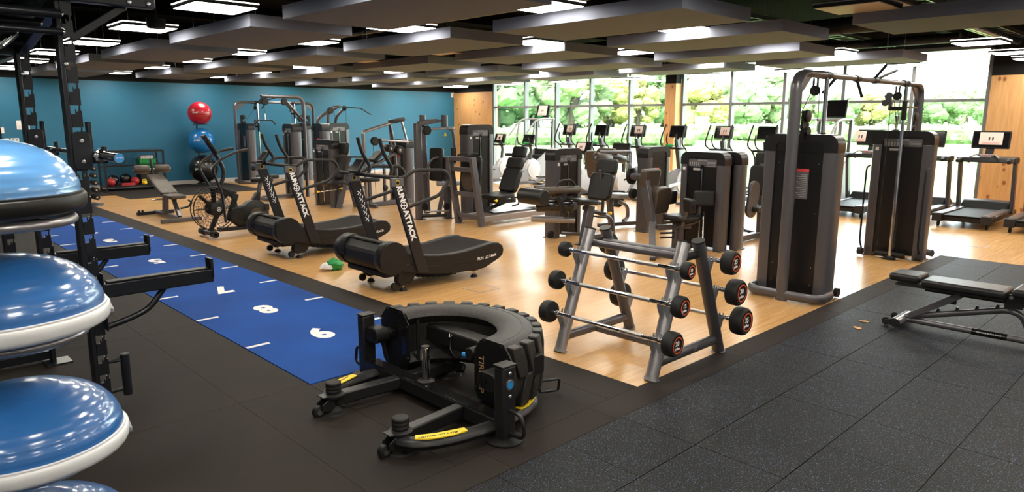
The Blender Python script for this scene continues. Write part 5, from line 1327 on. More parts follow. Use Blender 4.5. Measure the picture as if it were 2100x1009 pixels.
# ---- leg press: foot plate frame, sliding seat on rails, tall tower
def leg_press():
    t = thing('leg_press', 'seated leg press with open foot plate frame and long floor rails', 'gym machine', (8.2, 8.8, 0), 0, G_ST)
    tower(t, M_w(t, 8.16, 9.38, H2), 0.60, 1.64, 0.24, title='LEG PRESS')
    fx = 7.47
    for y in (9.06, 8.47):
        beam(t, (fx, y, 0.0), (fx-0.11 if y > 9 else fx-0.11, y+(0.10 if y > 9 else 0.10), 1.12), 0.075, 0.10, name='plate_post'); B('foot_plate', 'grey_plate', t, (fx-8.2-0.05, fx-8.2+0.07, y-8.8-0.06, y-8.8+0.06, 0, 0.012))
    for z, o in ((1.09, 0.105), (0.92, 0.09), (0.52, 0.05), (0.15, 0.015)): beam(t, (fx-o, 9.05+o*0.9, z), (fx-o, 8.48+o*0.9, z), 0.05, 0.075, name='plate_rung')
    cushion(t, 'foot_plate_board', (fx+0.06, 8.81, 0.82), 0.50, 0.66, 0.05, 0.10, mt='black_plastic', r=0.02)
    MB().lathe([(0,0),(0.18,0),(0.18,0.012),(0,0.014)], (fx-8.2+0.02, 0.02, 0.74), axis=(-1,0,0), n=28).build('plate_disc', 'upholstery_brown', t)
    for y in (8.95, 8.67): rod(t, [(fx-0.08, y+0.02, 1.14), (fx+0.02, y+0.02, 1.18), (fx+0.10, y, 1.17)], 0.016, 'grip_foam', 'hand_grip', bend=0.03)
    for y in (9.0, 8.52): beam(t, (fx, y, 0.11), (9.28, y, 0.11), 0.06, 0.10, 'frame_silver', 'floor_rail')
    beam(t, (9.26, 8.46, 0.08), (9.26, 9.06, 0.08), 0.09, 0.10, name='rear_foot'); B('rail_cover', 'smoke_panel', t, (7.85-8.2, 8.75-8.2, -0.22, 0.14, 0.17, 0.19), bevel=0.01)
    rod(t, [(7.85, 8.76, 0.24), (8.35, 8.76, 0.36)], 0.022, 'frame_silver', 'slide_rail'); rod(t, [(7.70, 8.72, 0.20), (8.30, 8.72, 0.34)], 0.022, 'frame_dark', 'slide_rail')
    cushion(t, 'seat', (8.06, 8.72, 0.45), 0.44, 0.46, 0.08, H2-0.10); cushion(t, 'backrest', (8.36, 8.72, 0.70), 0.40, 0.44, 0.10, 0.42); cushion(t, 'lumbar_pad', (8.47, 8.72, 0.98), 0.36, 0.20, 0.10, 0.38); cushion(t, 'head_pad', (8.57, 8.72, 1.17), 0.30, 0.20, 0.09, 0.30)
    beam(t, (8.22, 8.72, 0.38), (8.62, 8.72, 1.15), 0.05, 0.07, 'frame_dark'); beam(t, (7.95, 8.72, 0.36), (8.36, 8.72, 0.36), 0.26, 0.07, 'black_plastic', 'seat_carriage')
    rod(t, [(8.18, 8.52, 0.42), (8.35, 8.52, 0.42), (8.36, 8.52, 0.30), (8.20, 8.52, 0.28)], 0.014, 'black_plastic', 'side_handle', bend=0.04); knob(t, (7.82, 8.55, 0.40), (0,-1,0))
leg_press()

# ---- seated leg curl
def leg_curl():
    t = thing('leg_curl', 'seated leg curl with big roller pads and black backrest, left of the barbell rack', 'gym machine', (7.5, 6.6, 0), 0, G_ST)
    tower(t, M_w(t, 7.80, 7.00, H2), 0.60, 1.31, 0.23, title='LEG CURL')
    y = 6.38
    roller(t, (6.52, y+0.22, 0.74), (6.52, y-0.22, 0.74), 0.105, 'shin_roller'); roller(t, (6.60, y-0.02, 0.80), (7.36, y-0.06, 0.78), 0.055, 'thigh_bar', 'upholstery_brown'); roller(t, (7.05, y+0.18, 0.74), (7.40, y+0.05, 0.74), 0.06, 'thigh_roller')
    roller(t, (6.78, y+0.20, 0.58), (7.15, y-0.15, 0.58), 0.085, 'ankle_roller', 'black_gloss')
    MB().cyl((-0.36, y-6.6-0.16, 0.58), (-0.36, y-6.6-0.19, 0.58), 0.055, n=18).build('cam_hub', 'steel_bolt', t)
    rod(t, [(6.95, y, 0.78), (6.98, y-0.05, 0.92), (7.20, y-0.06, 0.92), (7.28, y-0.06, 0.84)], 0.018, 'grip_foam', 'hand_grip', bend=0.05)
    beam(t, (6.95, y-0.05, 0.55), (7.10, y-0.05, 0.80), 0.06, 0.08, 'frame_dark', 'lever_arm'); beam(t, (6.92, y-0.1, 0.70), (7.02, y-0.1, 0.46), 0.05, 0.07, 'frame_dark', 'lever_arm')
    cushion(t, 'seat', (7.46, y, 0.60), 0.40, 0.44, 0.08, H2+0.08); cushion(t, 'backrest', (7.92, y, 0.78), 0.40, 0.40, 0.09, 0.25); cushion(t, 'head_pad', (8.06, y, 1.06), 0.34, 0.22, 0.09, 0.22)
    beam(t, (7.44, y-0.1, 0.0), (7.56, y-0.1, 0.54), 0.08, 0.15, name='front_leg'); B('foot_plate', 'frame_dark', t, (-0.16, 0.06, y-6.6-0.18, y-6.6-0.02, 0, 0.012))
    rod(t, [(7.88, y, 1.02), (7.98, y, 0.56), (7.96, y, 0.40)], 0.024, 'frame_grey', bend=0.08); rod(t, [(7.55, y, 0.50), (7.95, y, 0.38), (8.20, y, 0.28), (8.24, y, 0.0)], 0.034, 'frame_grey', 'rear_leg', bend=0.12)
    for z in (0.46, 0.40): rod(t, [(7.55, y-0.1, z), (7.92, y-0.1, z-0.06)], 0.014, 'black_plastic', 'adjust_lever')
    knob(t, (7.98, y-0.1, 0.40), (1,0,-0.2)); rod(t, [(6.95, y+0.45, 0.36), (7.42, y+0.05, 0.33)], 0.034, 'frame_silver', 'side_rail', ry=0.045, up=(0,0,1)); rod(t, [(7.42, y+0.3, 0.12), (7.55, y, 0.12)], 0.022, 'frame_grey', 'base_tube')
    beam(t, (7.55, y, 0.06), (8.22, y, 0.06), 0.07, 0.07, name='base_beam'); wheel(t, (7.30, y+0.4, 0.10), 0.06, (0,1,0), 0.04)
leg_curl()

# ---- torso machine with overhead roller arms (between leg curl and abductor)
def ab_machine():
    t = thing('abdominal_machine', 'abdominal crunch machine with overhead roller arm, its weight tower seen from behind', 'gym machine', (9.2, 6.9, 0), 0, G_ST)
    tower(t, M_w(t, 9.24, 6.40, -H2), 0.60, 1.32, 0.22, style='front')
    y = 7.15
    cushion(t, 'backrest', (9.30, y+0.25, 0.98), 0.42, 0.56, 0.08, 0.1, mt='upholstery_brown')
    roller(t, (8.72, y, 1.14), (9.08, y, 1.10), 0.085, 'arm_roller', 'upholstery_brown'); roller(t, (9.12, y+0.1, 1.14), (9.60, y+0.1, 1.06), 0.07, 'arm_roller', 'upholstery')
    rod(t, [(8.80, y, 1.22), (9.64, y, 1.20), (9.50, y-0.1, 0.98), (9.20, y-0.4, 0.82)], 0.030, 'frame_grey', 'lever_arm', bend=0.05); rod(t, [(9.66, y+0.1, 1.05), (9.80, y+0.1, 0.98), (9.76, y+0.1, 0.75), (9.62, y+0.1, 0.72)], 0.016, 'grip_foam', 'hand_grip', bend=0.06)
    wheel(t, (8.98, 6.62, 0.86), 0.13, (0,1,0), 0.06, 'cam'); rod(t, [(8.92, 6.58, 0.86), (8.92, 6.20, 0.86)], 0.05, 'frame_grey', 'cam_shaft'); wheel(t, (9.02, 6.62, 0.58), 0.085, (0,1,0), 0.07)
    cushion(t, 'seat', (9.20, y-0.12, 0.50), 0.36, 0.46, 0.08, H2+0.05, mt='console_grey'); beam(t, (9.05, y-0.1, 0.0), (8.98, y-0.1, 0.46), 0.07, 0.10); rod(t, [(9.10, y-0.2, 0.42), (9.26, y-0.25, 0.36), (9.28, y-0.25, 0.14), (9.16, y-0.25, 0.10)], 0.034, 'frame_silver', 'curved_frame', bend=0.12)
    beam(t, (8.70, y-0.1, 0.06), (9.40, y-0.35, 0.06), 0.07, 0.06, name='base_beam'); cushion(t, 'foot_pad', (9.55, y+0.2, 0.40), 0.3, 0.3, 0.06, 0.5, mt='black_plastic')
ab_machine()

# ---- hip abductor
def abductor():
    t = thing('abductor_machine', 'hip abductor with black weight tower and angled seat post, behind the barbell rack', 'gym machine', (8.1, 5.0, 0), 0, G_ST)
    tower(t, M_w(t, 8.39, 4.98, 0), 0.66, 1.31, 0.21, title='ABDUCTOR')
    x, y = 7.72, 5.30
    beam(t, (x-0.06, y+0.16, 1.02), (x-0.06, y-0.0, 0.36), 0.075, 0.11, name='seat_post'); beam(t, (x-0.06, y, 0.38), (x-0.52, y-0.35, 0.0), 0.075, 0.11, name='front_leg')
    cushion(t, 'head_pad', (x+0.06, y+0.14, 0.97), 0.34, 0.24, 0.11, 0.12, -H2, mt='upholstery_brown'); cushion(t, 'backrest', (x+0.16, y+0.04, 0.67), 0.34, 0.36, 0.12, 0.15, -H2, mt='upholstery_brown'); cushion(t, 'side_pad', (x+0.36, y-0.02, 0.70), 0.16, 0.18, 0.07, 0.1, -H2)
    cushion(t, 'seat', (x+0.24, y-0.26, 0.46), 0.36, 0.42, 0.07, H2, -H2)
    for dx in (0.42,): cushion(t, 'knee_pad', (x+dx, y-0.46, 0.72), 0.26, 0.20, 0.09, 0.1, 0.6)
    cushion(t, 'knee_pad', (x+0.02, y-0.50, 0.66), 0.22, 0.18, 0.08, 0.1, 2.6)
    rod(t, [(x+0.42, y-0.42, 0.68), (x+0.40, y-0.40, 0.40), (x+0.22, y-0.2, 0.34)], 0.022, 'frame_grey', 'pad_arm', bend=0.06); rod(t, [(x+0.05, y-0.46, 0.62), (x+0.10, y-0.36, 0.36), (x+0.2, y-0.2, 0.32)], 0.022, 'frame_grey', 'pad_arm', bend=0.06)
    rod(t, [(x+0.02, y-0.12, 0.40), (x+0.30, y-0.42, 0.42), (x+0.38, y-0.40, 0.50)], 0.018, 'black_plastic', 'side_lever', bend=0.05)
    rod(t, [(x+0.18, y-0.62, 0.20), (x+0.28, y-0.55, 0.50)], 0.010, 'steel_bolt', 'lever'); roller(t, (x+0.285, y-0.55, 0.50), (x+0.30, y-0.55, 0.56), 0.014, 'lever_grip', 'black_plastic')
    beam(t, (x+0.2, y-0.2, 0.06), (x+0.2, y-0.2, 0.42), 0.07, 0.08); beam(t, (x+0.0, y-0.05, 0.33), (x+0.42, y-0.28, 0.33), 0.07, 0.07); beam(t, (x+0.2, y-0.2, 0.05), (x+0.60, y-0.25, 0.05), 0.08, 0.07, name='base_beam'); beam(t, (x-0.40, y-0.30, 0.05), (x+0.2, y-0.2, 0.05), 0.07, 0.06, name='base_beam')
    for z in (0.20, 0.26): rod(t, [(x, y-0.1, z), (x+0.16, y-0.2, z)], 0.014, 'frame_dark', 'foot_rung')
abductor()

# ---- adductor behind it
def adductor():
    t = thing('adductor_machine', 'hip adductor half hidden between the abductor tower and the crossover', 'gym machine', (9.4, 4.8, 0), 0, G_ST)
    tower(t, M_w(t, 8.68, 4.90, PI), 0.66, 1.31, 0.21, style='front')
    x, y = 9.72, 4.85
    cushion(t, 'backrest', (x, y, 0.86), 0.36, 0.44, 0.09, -0.12, PI); cushion(t, 'head_pad', (x+0.05, y, 1.16), 0.26, 0.20, 0.09, -0.12, PI); cushion(t, 'seat', (x-0.26, y, 0.48), 0.38, 0.40, 0.08, H2)
    MB().prism(rrect(-0.14, 0.14, -0.26, 0.26, 0.12, 5), 'y', -0.02, 0.02).xf(Matrix.Translation((-0.10, -0.05, 0.62)) @ Matrix.Rotation(0.25, 4, 'Y')).build('side_shroud', 'frame_grey', t, 0.01)
    beam(t, (x+0.04, y, 0.06), (x+0.02, y, 1.1), 0.07, 0.08); beam(t, (x-0.6, y, 0.06), (x+0.25, y, 0.06), 0.09, 0.08, name='base_beam'); beam(t, (x+0.22, y-0.26, 0.04), (x+0.22, y+0.26, 0.04), 0.08, 0.06, name='foot_bar')
    for s in (-0.24, 0.24): rod(t, [(x-0.12, y+s, 0.50), (x-0.02, y+s, 0.10), (x+0.2, y+s, 0.06)], 0.026, 'frame_grey', 'side_frame', bend=0.08)
    roller(t, (x-0.15, y-0.30, 0.98), (x-0.15, y-0.16, 0.98), 0.04, 'hand_grip', 'grip_foam')
adductor()
c2 = dup([o for o in bpy.data.objects if o.name == 'cable_crossover'][0], (9.42, 18.75, 0), 'second, narrower cable crossover standing against the blue wall behind the lat pulldown')
def narrow(o, ds):
    for ch in o.children:
        if ch.type == 'MESH':
            ch.data = ch.data.copy()
            for v in ch.data.vertices:
                if v.co.x > 0.2: v.co.x -= ds
        elif ch.type == 'FONT' and ch.location.x > 0.2: ch.location.x -= ds
        narrow(ch, ds)
narrow(c2, 1.25)
# ================================================================ cardio row along the windows
def screen(t, c, w, h, tilt, mt_body='black_plastic', paper=None, name='console', yawz=0.0):
    """flat display facing -x, leaning its top to +x by tilt"""
    M = Matrix.Translation(V(c)) @ Matrix.Rotation(yawz, 4, 'Z') @ Matrix.Rotation(tilt, 4, 'Y')
    b = MB().prism(rrect(-w/2, w/2, -h/2, h/2, 0.02, 3), 'x', 0.0, 0.045).xf(M).build(name, mt_body, t, 0.008)
    MB().prism(rrect(-w/2+0.02, w/2-0.02, -h/2+0.02, h/2-0.02, 0.01, 3), 'x', -0.002, 0.001).xf(M).build('display', 'screen_black', b)
    if paper:
        pw, ph, oy = paper
        p = MB().box(-0.005, -0.003, -pw/2+oy, pw/2+oy, -ph/2+0.02, ph/2+0.02).xf(M).build('paper_notice', 'paper_pink', b)
        pm_ = MB()
        for yy in (-0.025, 0.025): pm_.prism([(yy+oy-0.010, -0.02), (yy+oy+0.010, -0.02), (yy+oy+0.013, 0.035), (yy+oy, 0.05), (yy+oy-0.013, 0.035)], 'x', -0.0062, -0.005)
        o_ = pm_.xf(M).build('footprint_symbol', 'print_dark', p); o_['kind'] = 'stuff'
        pl_ = MB()
        for k in range(3): pl_.box(-0.0058, -0.005, oy-pw*0.38, oy+pw*0.38, -ph*0.36+k*0.012, -ph*0.36+k*0.012+0.004)
        o_ = pl_.xf(M).build('notice_lines', 'red_label', p); o_['kind'] = 'stuff'
    return b
def elliptical():
    t = thing('elliptical_trainer', 'black elliptical trainer by the windows', 'elliptical', (13.4, 0, 0), 0, 'elliptical trainers by the windows')
    MB().prism([(-0.25,0.06),(0.55,0.06),(0.60,0.20),(0.45,0.62),(0.25,0.66),(0.0,0.45),(-0.2,0.18)], 'y', -0.13, 0.13).build('drive_housing', 'console_grey', t, 0.05, 3)
    for s in (-1, 1): MB().lathe([(0,0),(0.25,0),(0.24,0.02),(0.12,0.035),(0,0.04)], (0.22, s*0.13, 0.36), axis=(0,s,0), n=26).build('drive_cover', 'bike_white', t)
    MB().bar((0.30, 0, 0.60), (0.12, 0, 1.30), 0.09, 0.11).build('mast', 'frame_grey', t, 0.015)
    MB().bar((-1.1, 0, 0.09), (0.6, 0, 0.09), 0.10, 0.07).build('base_beam', 'frame_grey', t, 0.01)
    for x in (-1.05, 0.55): MB().bar((x, -0.30, 0.04), (x, 0.30, 0.04), 0.09, 0.06).build('foot_bar', 'frame_grey', t, 0.01)
    for s in (-1, 1):
        MB().bar((-0.95, s*0.16, 0.22), (0.20, s*0.16, 0.36), 0.05, 0.07).build('pedal_arm', 'frame_silver', t, 0.01)
        MB().prism(rrect(-0.85, -0.45, s*0.16-0.08, s*0.16+0.08, 0.04), 'z', 0.30, 0.33).build('pedal', 'black_plastic', t, 0.008)
        MB().tube([(0.10, s*0.20, 0.40), (0.18, s*0.24, 0.95), (0.08, s*0.26, 1.10), (-0.12, s*0.28, 1.20), (-0.05, s*0.27, 1.40), (0.05, s*0.25, 1.62)], 0.017, 10, bend=0.10).build('swing_handle', 'grip_foam', t)
        MB().tube([(0.12, s*0.04, 1.10), (-0.06, s*0.10, 1.15), (-0.12, s*0.12, 1.28), (-0.08, s*0.12, 1.42)], 0.015, 10, bend=0.07).build('fixed_handle', 'grip_foam', t)
    B('console_tray', 'black_plastic', t, (-0.06, 0.18, -0.20, 0.20, 1.08, 1.13), bevel=0.02)
    MB().bar((0.12, 0, 1.12), (0.20, 0, 1.40), 0.07, 0.05).build('console_stem', 'frame_grey', t, 0.008)
    return t
el0 = elliptical()
def bottle(p, label, i):
    o = MB().lathe([(0,0),(0.034,0),(0.036,0.01),(0.036,0.13),(0.022,0.16),(0.013,0.165),(0.013,0.185),(0.016,0.19),(0.016,0.21),(0,0.212)], n=14)
    o.xf(Matrix.Rotation(H2, 4, 'X') @ Matrix.Translation((0, 0, -0.1)))
    ob = o.build('spray_bottle', 'green_plastic', None); ob.location = (p[0], p[1], p[2]+0.037)
    tag(ob, label, 'bottle', 'green spray bottles on the machines')
ey = [11.98, 10.93, 9.86, 8.78, 7.66, 6.70]
en = ['on the far left of the row', 'second from the left, with a green bottle', 'third from the left, before the golden tree', 'in front of the timber post', 'right of the timber post', 'on the right of the row beside the crossover']
for i, y in enumerate(ey):
    t = el0 if i == 0 else copy_tree(el0)
    t.location = (13.4, y, 0); t['label'] = 'black elliptical trainer by the windows, '+en[i]
for i, t in enumerate([o for o in bpy.data.objects if o.name.startswith('elliptical_trainer')]):
    screen(t, (0.14, 0, 1.47), 0.42, 0.27, 0.25, paper=((0.22, 0.17, -0.03+0.06*(i % 2)) if i in (0, 2, 4) else None))
for i, k in enumerate((1, 3)): bottle((13.34, ey[k]+0.05, 1.13), ['green spray bottle on the tray of the second elliptical', 'green spray bottle on the elliptical at the timber post'][i], i)

def bike(x, y, rz, label, paper, tall):
    t = thing('exercise_bike', label, 'exercise bike', (x, y, 0), rz, 'exercise bikes by the windows')
    MB().lathe([(0,-0.07),(0.20,-0.07),(0.27,-0.05),(0.29,0.0),(0.27,0.05),(0.20,0.07),(0,0.07)], (0.28, 0, 0.42), axis=(0,1,0), n=30).build('flywheel_cover', 'bike_white', t)
    for s in (-1, 1):
        MB().lathe([(0.22,0),(0.22,0.012),(0.10,0.02),(0,0.02)], (0.28, s*0.07, 0.42), axis=(0,s,0), n=26).build('cover_disc', 'bike_white' if s < 0 else 'console_grey', t)
    MB().prism([(-0.50,0.10),(0.10,0.10),(0.20,0.35),(0.0,0.50),(-0.25,0.45),(-0.45,0.30)], 'y', -0.07, 0.07).build('body_shell', 'console_grey', t, 0.04, 3)
    MB().prism([(-0.62,0.02),(-0.45,0.02),(-0.40,0.16),(-0.55,0.16)], 'y', -0.05, 0.05).build('rear_stay', 'console_grey', t, 0.01)
    for xx in (-0.52, 0.50): MB().bar((xx, -0.26, 0.03), (xx, 0.26, 0.03), 0.08, 0.05).build('foot_bar', 'black_plastic', t, 0.01)
    MB().bar((-0.5, 0, 0.08), (0.5, 0, 0.08), 0.09, 0.07).build('base_beam', 'frame_grey', t, 0.01)
    MB().tube([(0.38, 0, 0.12), (0.20, 0, 0.62), (0.26, 0, 0.95), (0.16, 0, 1.12)], 0.045, 12, bend=0.14).build('mast', 'frame_grey', t)
    MB().bar((-0.28, 0, 0.40), (-0.42, 0, 0.80), 0.07, 0.05).build('seat_post', 'frame_grey', t, 0.008)
    MB().prism([(-0.60,-0.12),(-0.45,-0.13),(-0.22,-0.03),(-0.20,0.03),(-0.45,0.13),(-0.60,0.12)], 'z', 0.80, 0.88).build('saddle', 'upholstery', t, 0.025, 3)
    for s in (-1, 1):
        MB().tube([(0.20, s*0.03, 1.06), (0.12, s*0.18, 1.05), (-0.02, s*0.22, 1.10), (-0.06, s*0.20, 1.26)], 0.016, 10, bend=0.08).build('handlebar', 'grip_foam', t)
        MB().bar((-0.05+s*0.1, s*0.10, 0.34), (-0.05+s*0.22, s*0.12, 0.30-s*0.10), 0.02, 0.035).build('crank', 'frame_silver', t)
        B('pedal', 'black_plastic', t, (-0.05+s*0.17, -0.05+s*0.27, s*0.13, s*0.22, 0.28-s*0.10, 0.31-s*0.10), bevel=0.005)
    B('console_tray', 'black_plastic', t, (0.02, 0.24, -0.14, 0.14, 1.02, 1.07), bevel=0.02)
    screen(t, (0.14, 0, 1.22), 0.40, 0.26, 0.35, paper=paper)
bike(13.0, 13.05, 0.0, 'exercise bike with white flywheel cover beside the leg press', None, True)
bike(13.0, 14.15, 0.0, 'exercise bike half hidden behind the leg press tower', (0.2, 0.16, 0.0), True)
bottle((13.10, 13.05, 1.07), 'green spray bottle on the exercise bike tray', 2)
def recumbent(x, y, label, paper):
    t = thing('recumbent_bike', label, 'recumbent bike', (x, y, 0), 0, 'recumbent bikes behind the strength machines')
    MB().bar((-0.85, 0, 0.09), (0.5, 0, 0.09), 0.10, 0.08).build('base_beam', 'frame_grey', t, 0.01)
    for xx in (-0.80, 0.45): MB().bar((xx, -0.28, 0.03), (xx, 0.28, 0.03), 0.08, 0.05).build('foot_bar', 'black_plastic', t, 0.01)
    MB().lathe([(0,-0.09),(0.22,-0.09),(0.26,0),(0.22,0.09),(0,0.09)], (0.22, 0, 0.36), axis=(0,1,0), n=26).build('flywheel_cover', 'bike_white', t)
    MB().tube([(0.30, 0, 0.50), (0.34, 0, 0.80), (0.22, 0, 1.02)], 0.045, 12, bend=0.12).build('mast', 'frame_grey', t)
    cm = MB().prism(rrect(-0.20, 0.20, -0.30, 0.30, 0.08, 4), 'x', -0.04, 0.04).xf(Matrix.Translation((-0.68, 0, 0.80)) @ Matrix.Rotation(-0.2, 4, 'Y')).build('backrest', 'upholstery_brown', t, 0.025, 3)
    MB().prism(rrect(-0.60, -0.25, -0.20, 0.20, 0.06), 'z', 0.44, 0.52).build('seat', 'upholstery', t, 0.025, 3)
    MB().bar((-0.45, 0, 0.10), (-0.45, 0, 0.44), 0.12, 0.12).build('seat_post', 'frame_grey', t, 0.01)
    for s in (-1, 1): MB().tube([(0.24, s*0.05, 0.98), (0.10, s*0.20, 0.96), (-0.05, s*0.22, 0.90), (-0.02, s*0.22, 0.74)], 0.016, 10, bend=0.08).build('handlebar', 'grip_foam', t)
    screen(t, (0.18, 0, 1.10), 0.46, 0.28, 0.35, paper=paper)
recumbent(12.05, 9.35, 'recumbent bike with black screen behind the crunch machine', None)
recumbent(12.05, 10.40, 'recumbent bike with paper on its screen behind the leg curl tower', (0.24, 0.18, 0.06))

def stair_climber(x, y, label, paper):
    t = thing('stair_climber', label, 'stair climber', (x, y, 0), 0, 'stair climbers by the windows')
    MB().prism([(-0.55,0.04),(0.75,0.04),(0.75,0.85),(0.55,0.95),(-0.50,0.30)], 'y', -0.34, -0.28).build('side_panel', 'console_grey', t, 0.02)
    MB().prism([(-0.55,0.04),(0.75,0.04),(0.75,0.85),(0.55,0.95),(-0.50,0.30)], 'y', 0.28, 0.34).build('side_panel', 'console_grey', t, 0.02)
    for k in range(4): B('step', 'black_plastic', t, (-0.48+k*0.24, -0.24+k*0.24, -0.27, 0.27, 0.18+k*0.17, 0.22+k*0.17), (-0.25+k*0.24, -0.24+k*0.24, -0.27, 0.27, 0.18+k*0.17, 0.39+k*0.17))
    B('base', 'black_plastic', t, (-0.60, 0.78, -0.36, 0.36, 0.0, 0.08), bevel=0.02)
    for s in (-1, 1):
        MB().bar((0.58, s*0.31, 0.85), (0.62, s*0.31, 1.74), 0.06, 0.07).build('upright', 'frame_grey', t, 0.01)
        MB().tube([(-0.50, s*0.31, 1.28), (-0.05, s*0.31, 1.72), (0.62, s*0.30, 1.74)], 0.022, 10, bend=0.16).build('hand_rail', 'console_grey', t)
        MB().bar((-0.35, s*0.31, 0.40), (-0.10, s*0.31, 1.66), 0.04, 0.05).build('rail_support', 'console_grey', t, 0.008)
    B('console_tray', 'console_grey', t, (0.40, 0.70, -0.32, 0.32, 1.70, 1.76), bevel=0.025)
    screen(t, (0.52, 0, 1.95), 0.48, 0.36, 0.25, paper=paper)
stair_climber(14.15, 14.0, 'stair climber with paper on its raised console left of the ellipticals', (0.34, 0.28, 0.0))
stair_climber(14.15, 5.86, 'stair climber with tall grey console behind the cable crossover', None)
bottle((14.62, 14.05, 1.76), 'green spray bottle on the stair climber tray', 3)

def run_treadmill():
    t = thing('treadmill', 'motorised treadmill', 'treadmill', (13.0, 0, 0), 0, 'motorised treadmills by the timber wall')
    B('deck', 'black_plastic', t, (0.05, 1.85, -0.40, 0.40, 0.10, 0.19), bevel=0.02)
    B('running_belt', 'rubber_black', t, (0.02, 1.45, -0.26, 0.26, 0.188, 0.205), bevel=0.008)
    for s in (-1, 1):
        B('side_rail', 'frame_grey', t, (0.04, 1.60, s*0.27, s*0.41, 0.185, 0.225), bevel=0.012)
        B('rear_cap', 'frame_dark', t, (-0.02, 0.10, s*0.27, s*0.42, 0.09, 0.23), bevel=0.018)
        MB().bar((1.45, s*0.40, 0.16), (1.28, s*0.40, 1.02), 0.055, 0.13).build('upright', 'frame_grey', t, 0.012)
        MB().tube([(1.38, s*0.30, 1.02), (1.10, s*0.34, 1.08), (0.92, s*0.37, 1.04)], 0.030, 10, bend=0.10).build('arm_rest', 'grip_foam', t)
        MB().tube([(1.30, s*0.08, 1.10), (1.10, s*0.14, 1.16), (1.02, s*0.22, 1.10)], 0.013, 8, bend=0.05).build('sensor_bar', 'frame_silver', t)
        w = MB().cyl((0.12, s*0.33, 0.045), (0.12, s*0.36, 0.045), 0.045, n=16).build('roller_foot', 'rubber_black', t)
        MB().cyl((1.6, s*0.33, 0.0), (1.6, s*0.33, 0.12), 0.03, n=12).build('front_foot', 'rubber_black', t)
    MB().prism([(1.35,0.19),(1.90,0.17),(1.90,0.26),(1.75,0.34),(1.50,0.34)], 'y', -0.36, 0.36).build('motor_cover', 'black_plastic', t, 0.03, 3)
    MB().prism([(1.05,1.02),(1.42,1.00),(1.46,1.06),(1.40,1.12),(1.10,1.10)], 'y', -0.43, 0.43).build('console_bridge', 'black_plastic', t, 0.02, 3)
    B('control_pad', 'console_grey', t, (1.10, 1.22, -0.09, 0.09, 1.10, 1.16), bevel=0.01)
    B('stop_button', 'red_label', t, (1.09, 1.12, -0.03, 0.03, 1.13, 1.145), bevel=0.004)
    MB().bar((1.28, 0, 1.08), (1.36, 0, 1.28), 0.12, 0.05).build('console_stem', 'frame_dark', t, 0.01)
    B('brand_strip', 'print_grey', t, (0.30, 0.55, -0.414, -0.411, 0.195, 0.215))
    return t
tr0 = run_treadmill()
ty_ = [3.05, 2.05, 4.02, 4.97]
tn = ['motorised treadmill with a white notice on its screen by the timber wall', 'motorised treadmill cut off by the right edge of the picture', 'motorised treadmill half hidden by the far crossover tower', 'motorised treadmill seen between the two crossover towers']
for i, y in enumerate(ty_):
    t = tr0 if i == 0 else copy_tree(tr0)
    t.location = (13.0, y, 0); t['label'] = tn[i]
for i, t in enumerate([o for o in bpy.data.objects if o.name == 'treadmill' or o.name.startswith('treadmill.')]):
    screen(t, (1.33, 0, 1.40), 0.56, 0.30, 0.2, paper=((0.34, 0.21, 0.0) if abs(t.location.y-3.05) < 0.02 else ((0.2, 0.2, 0.22) if t.location.y > 4.5 else None)))

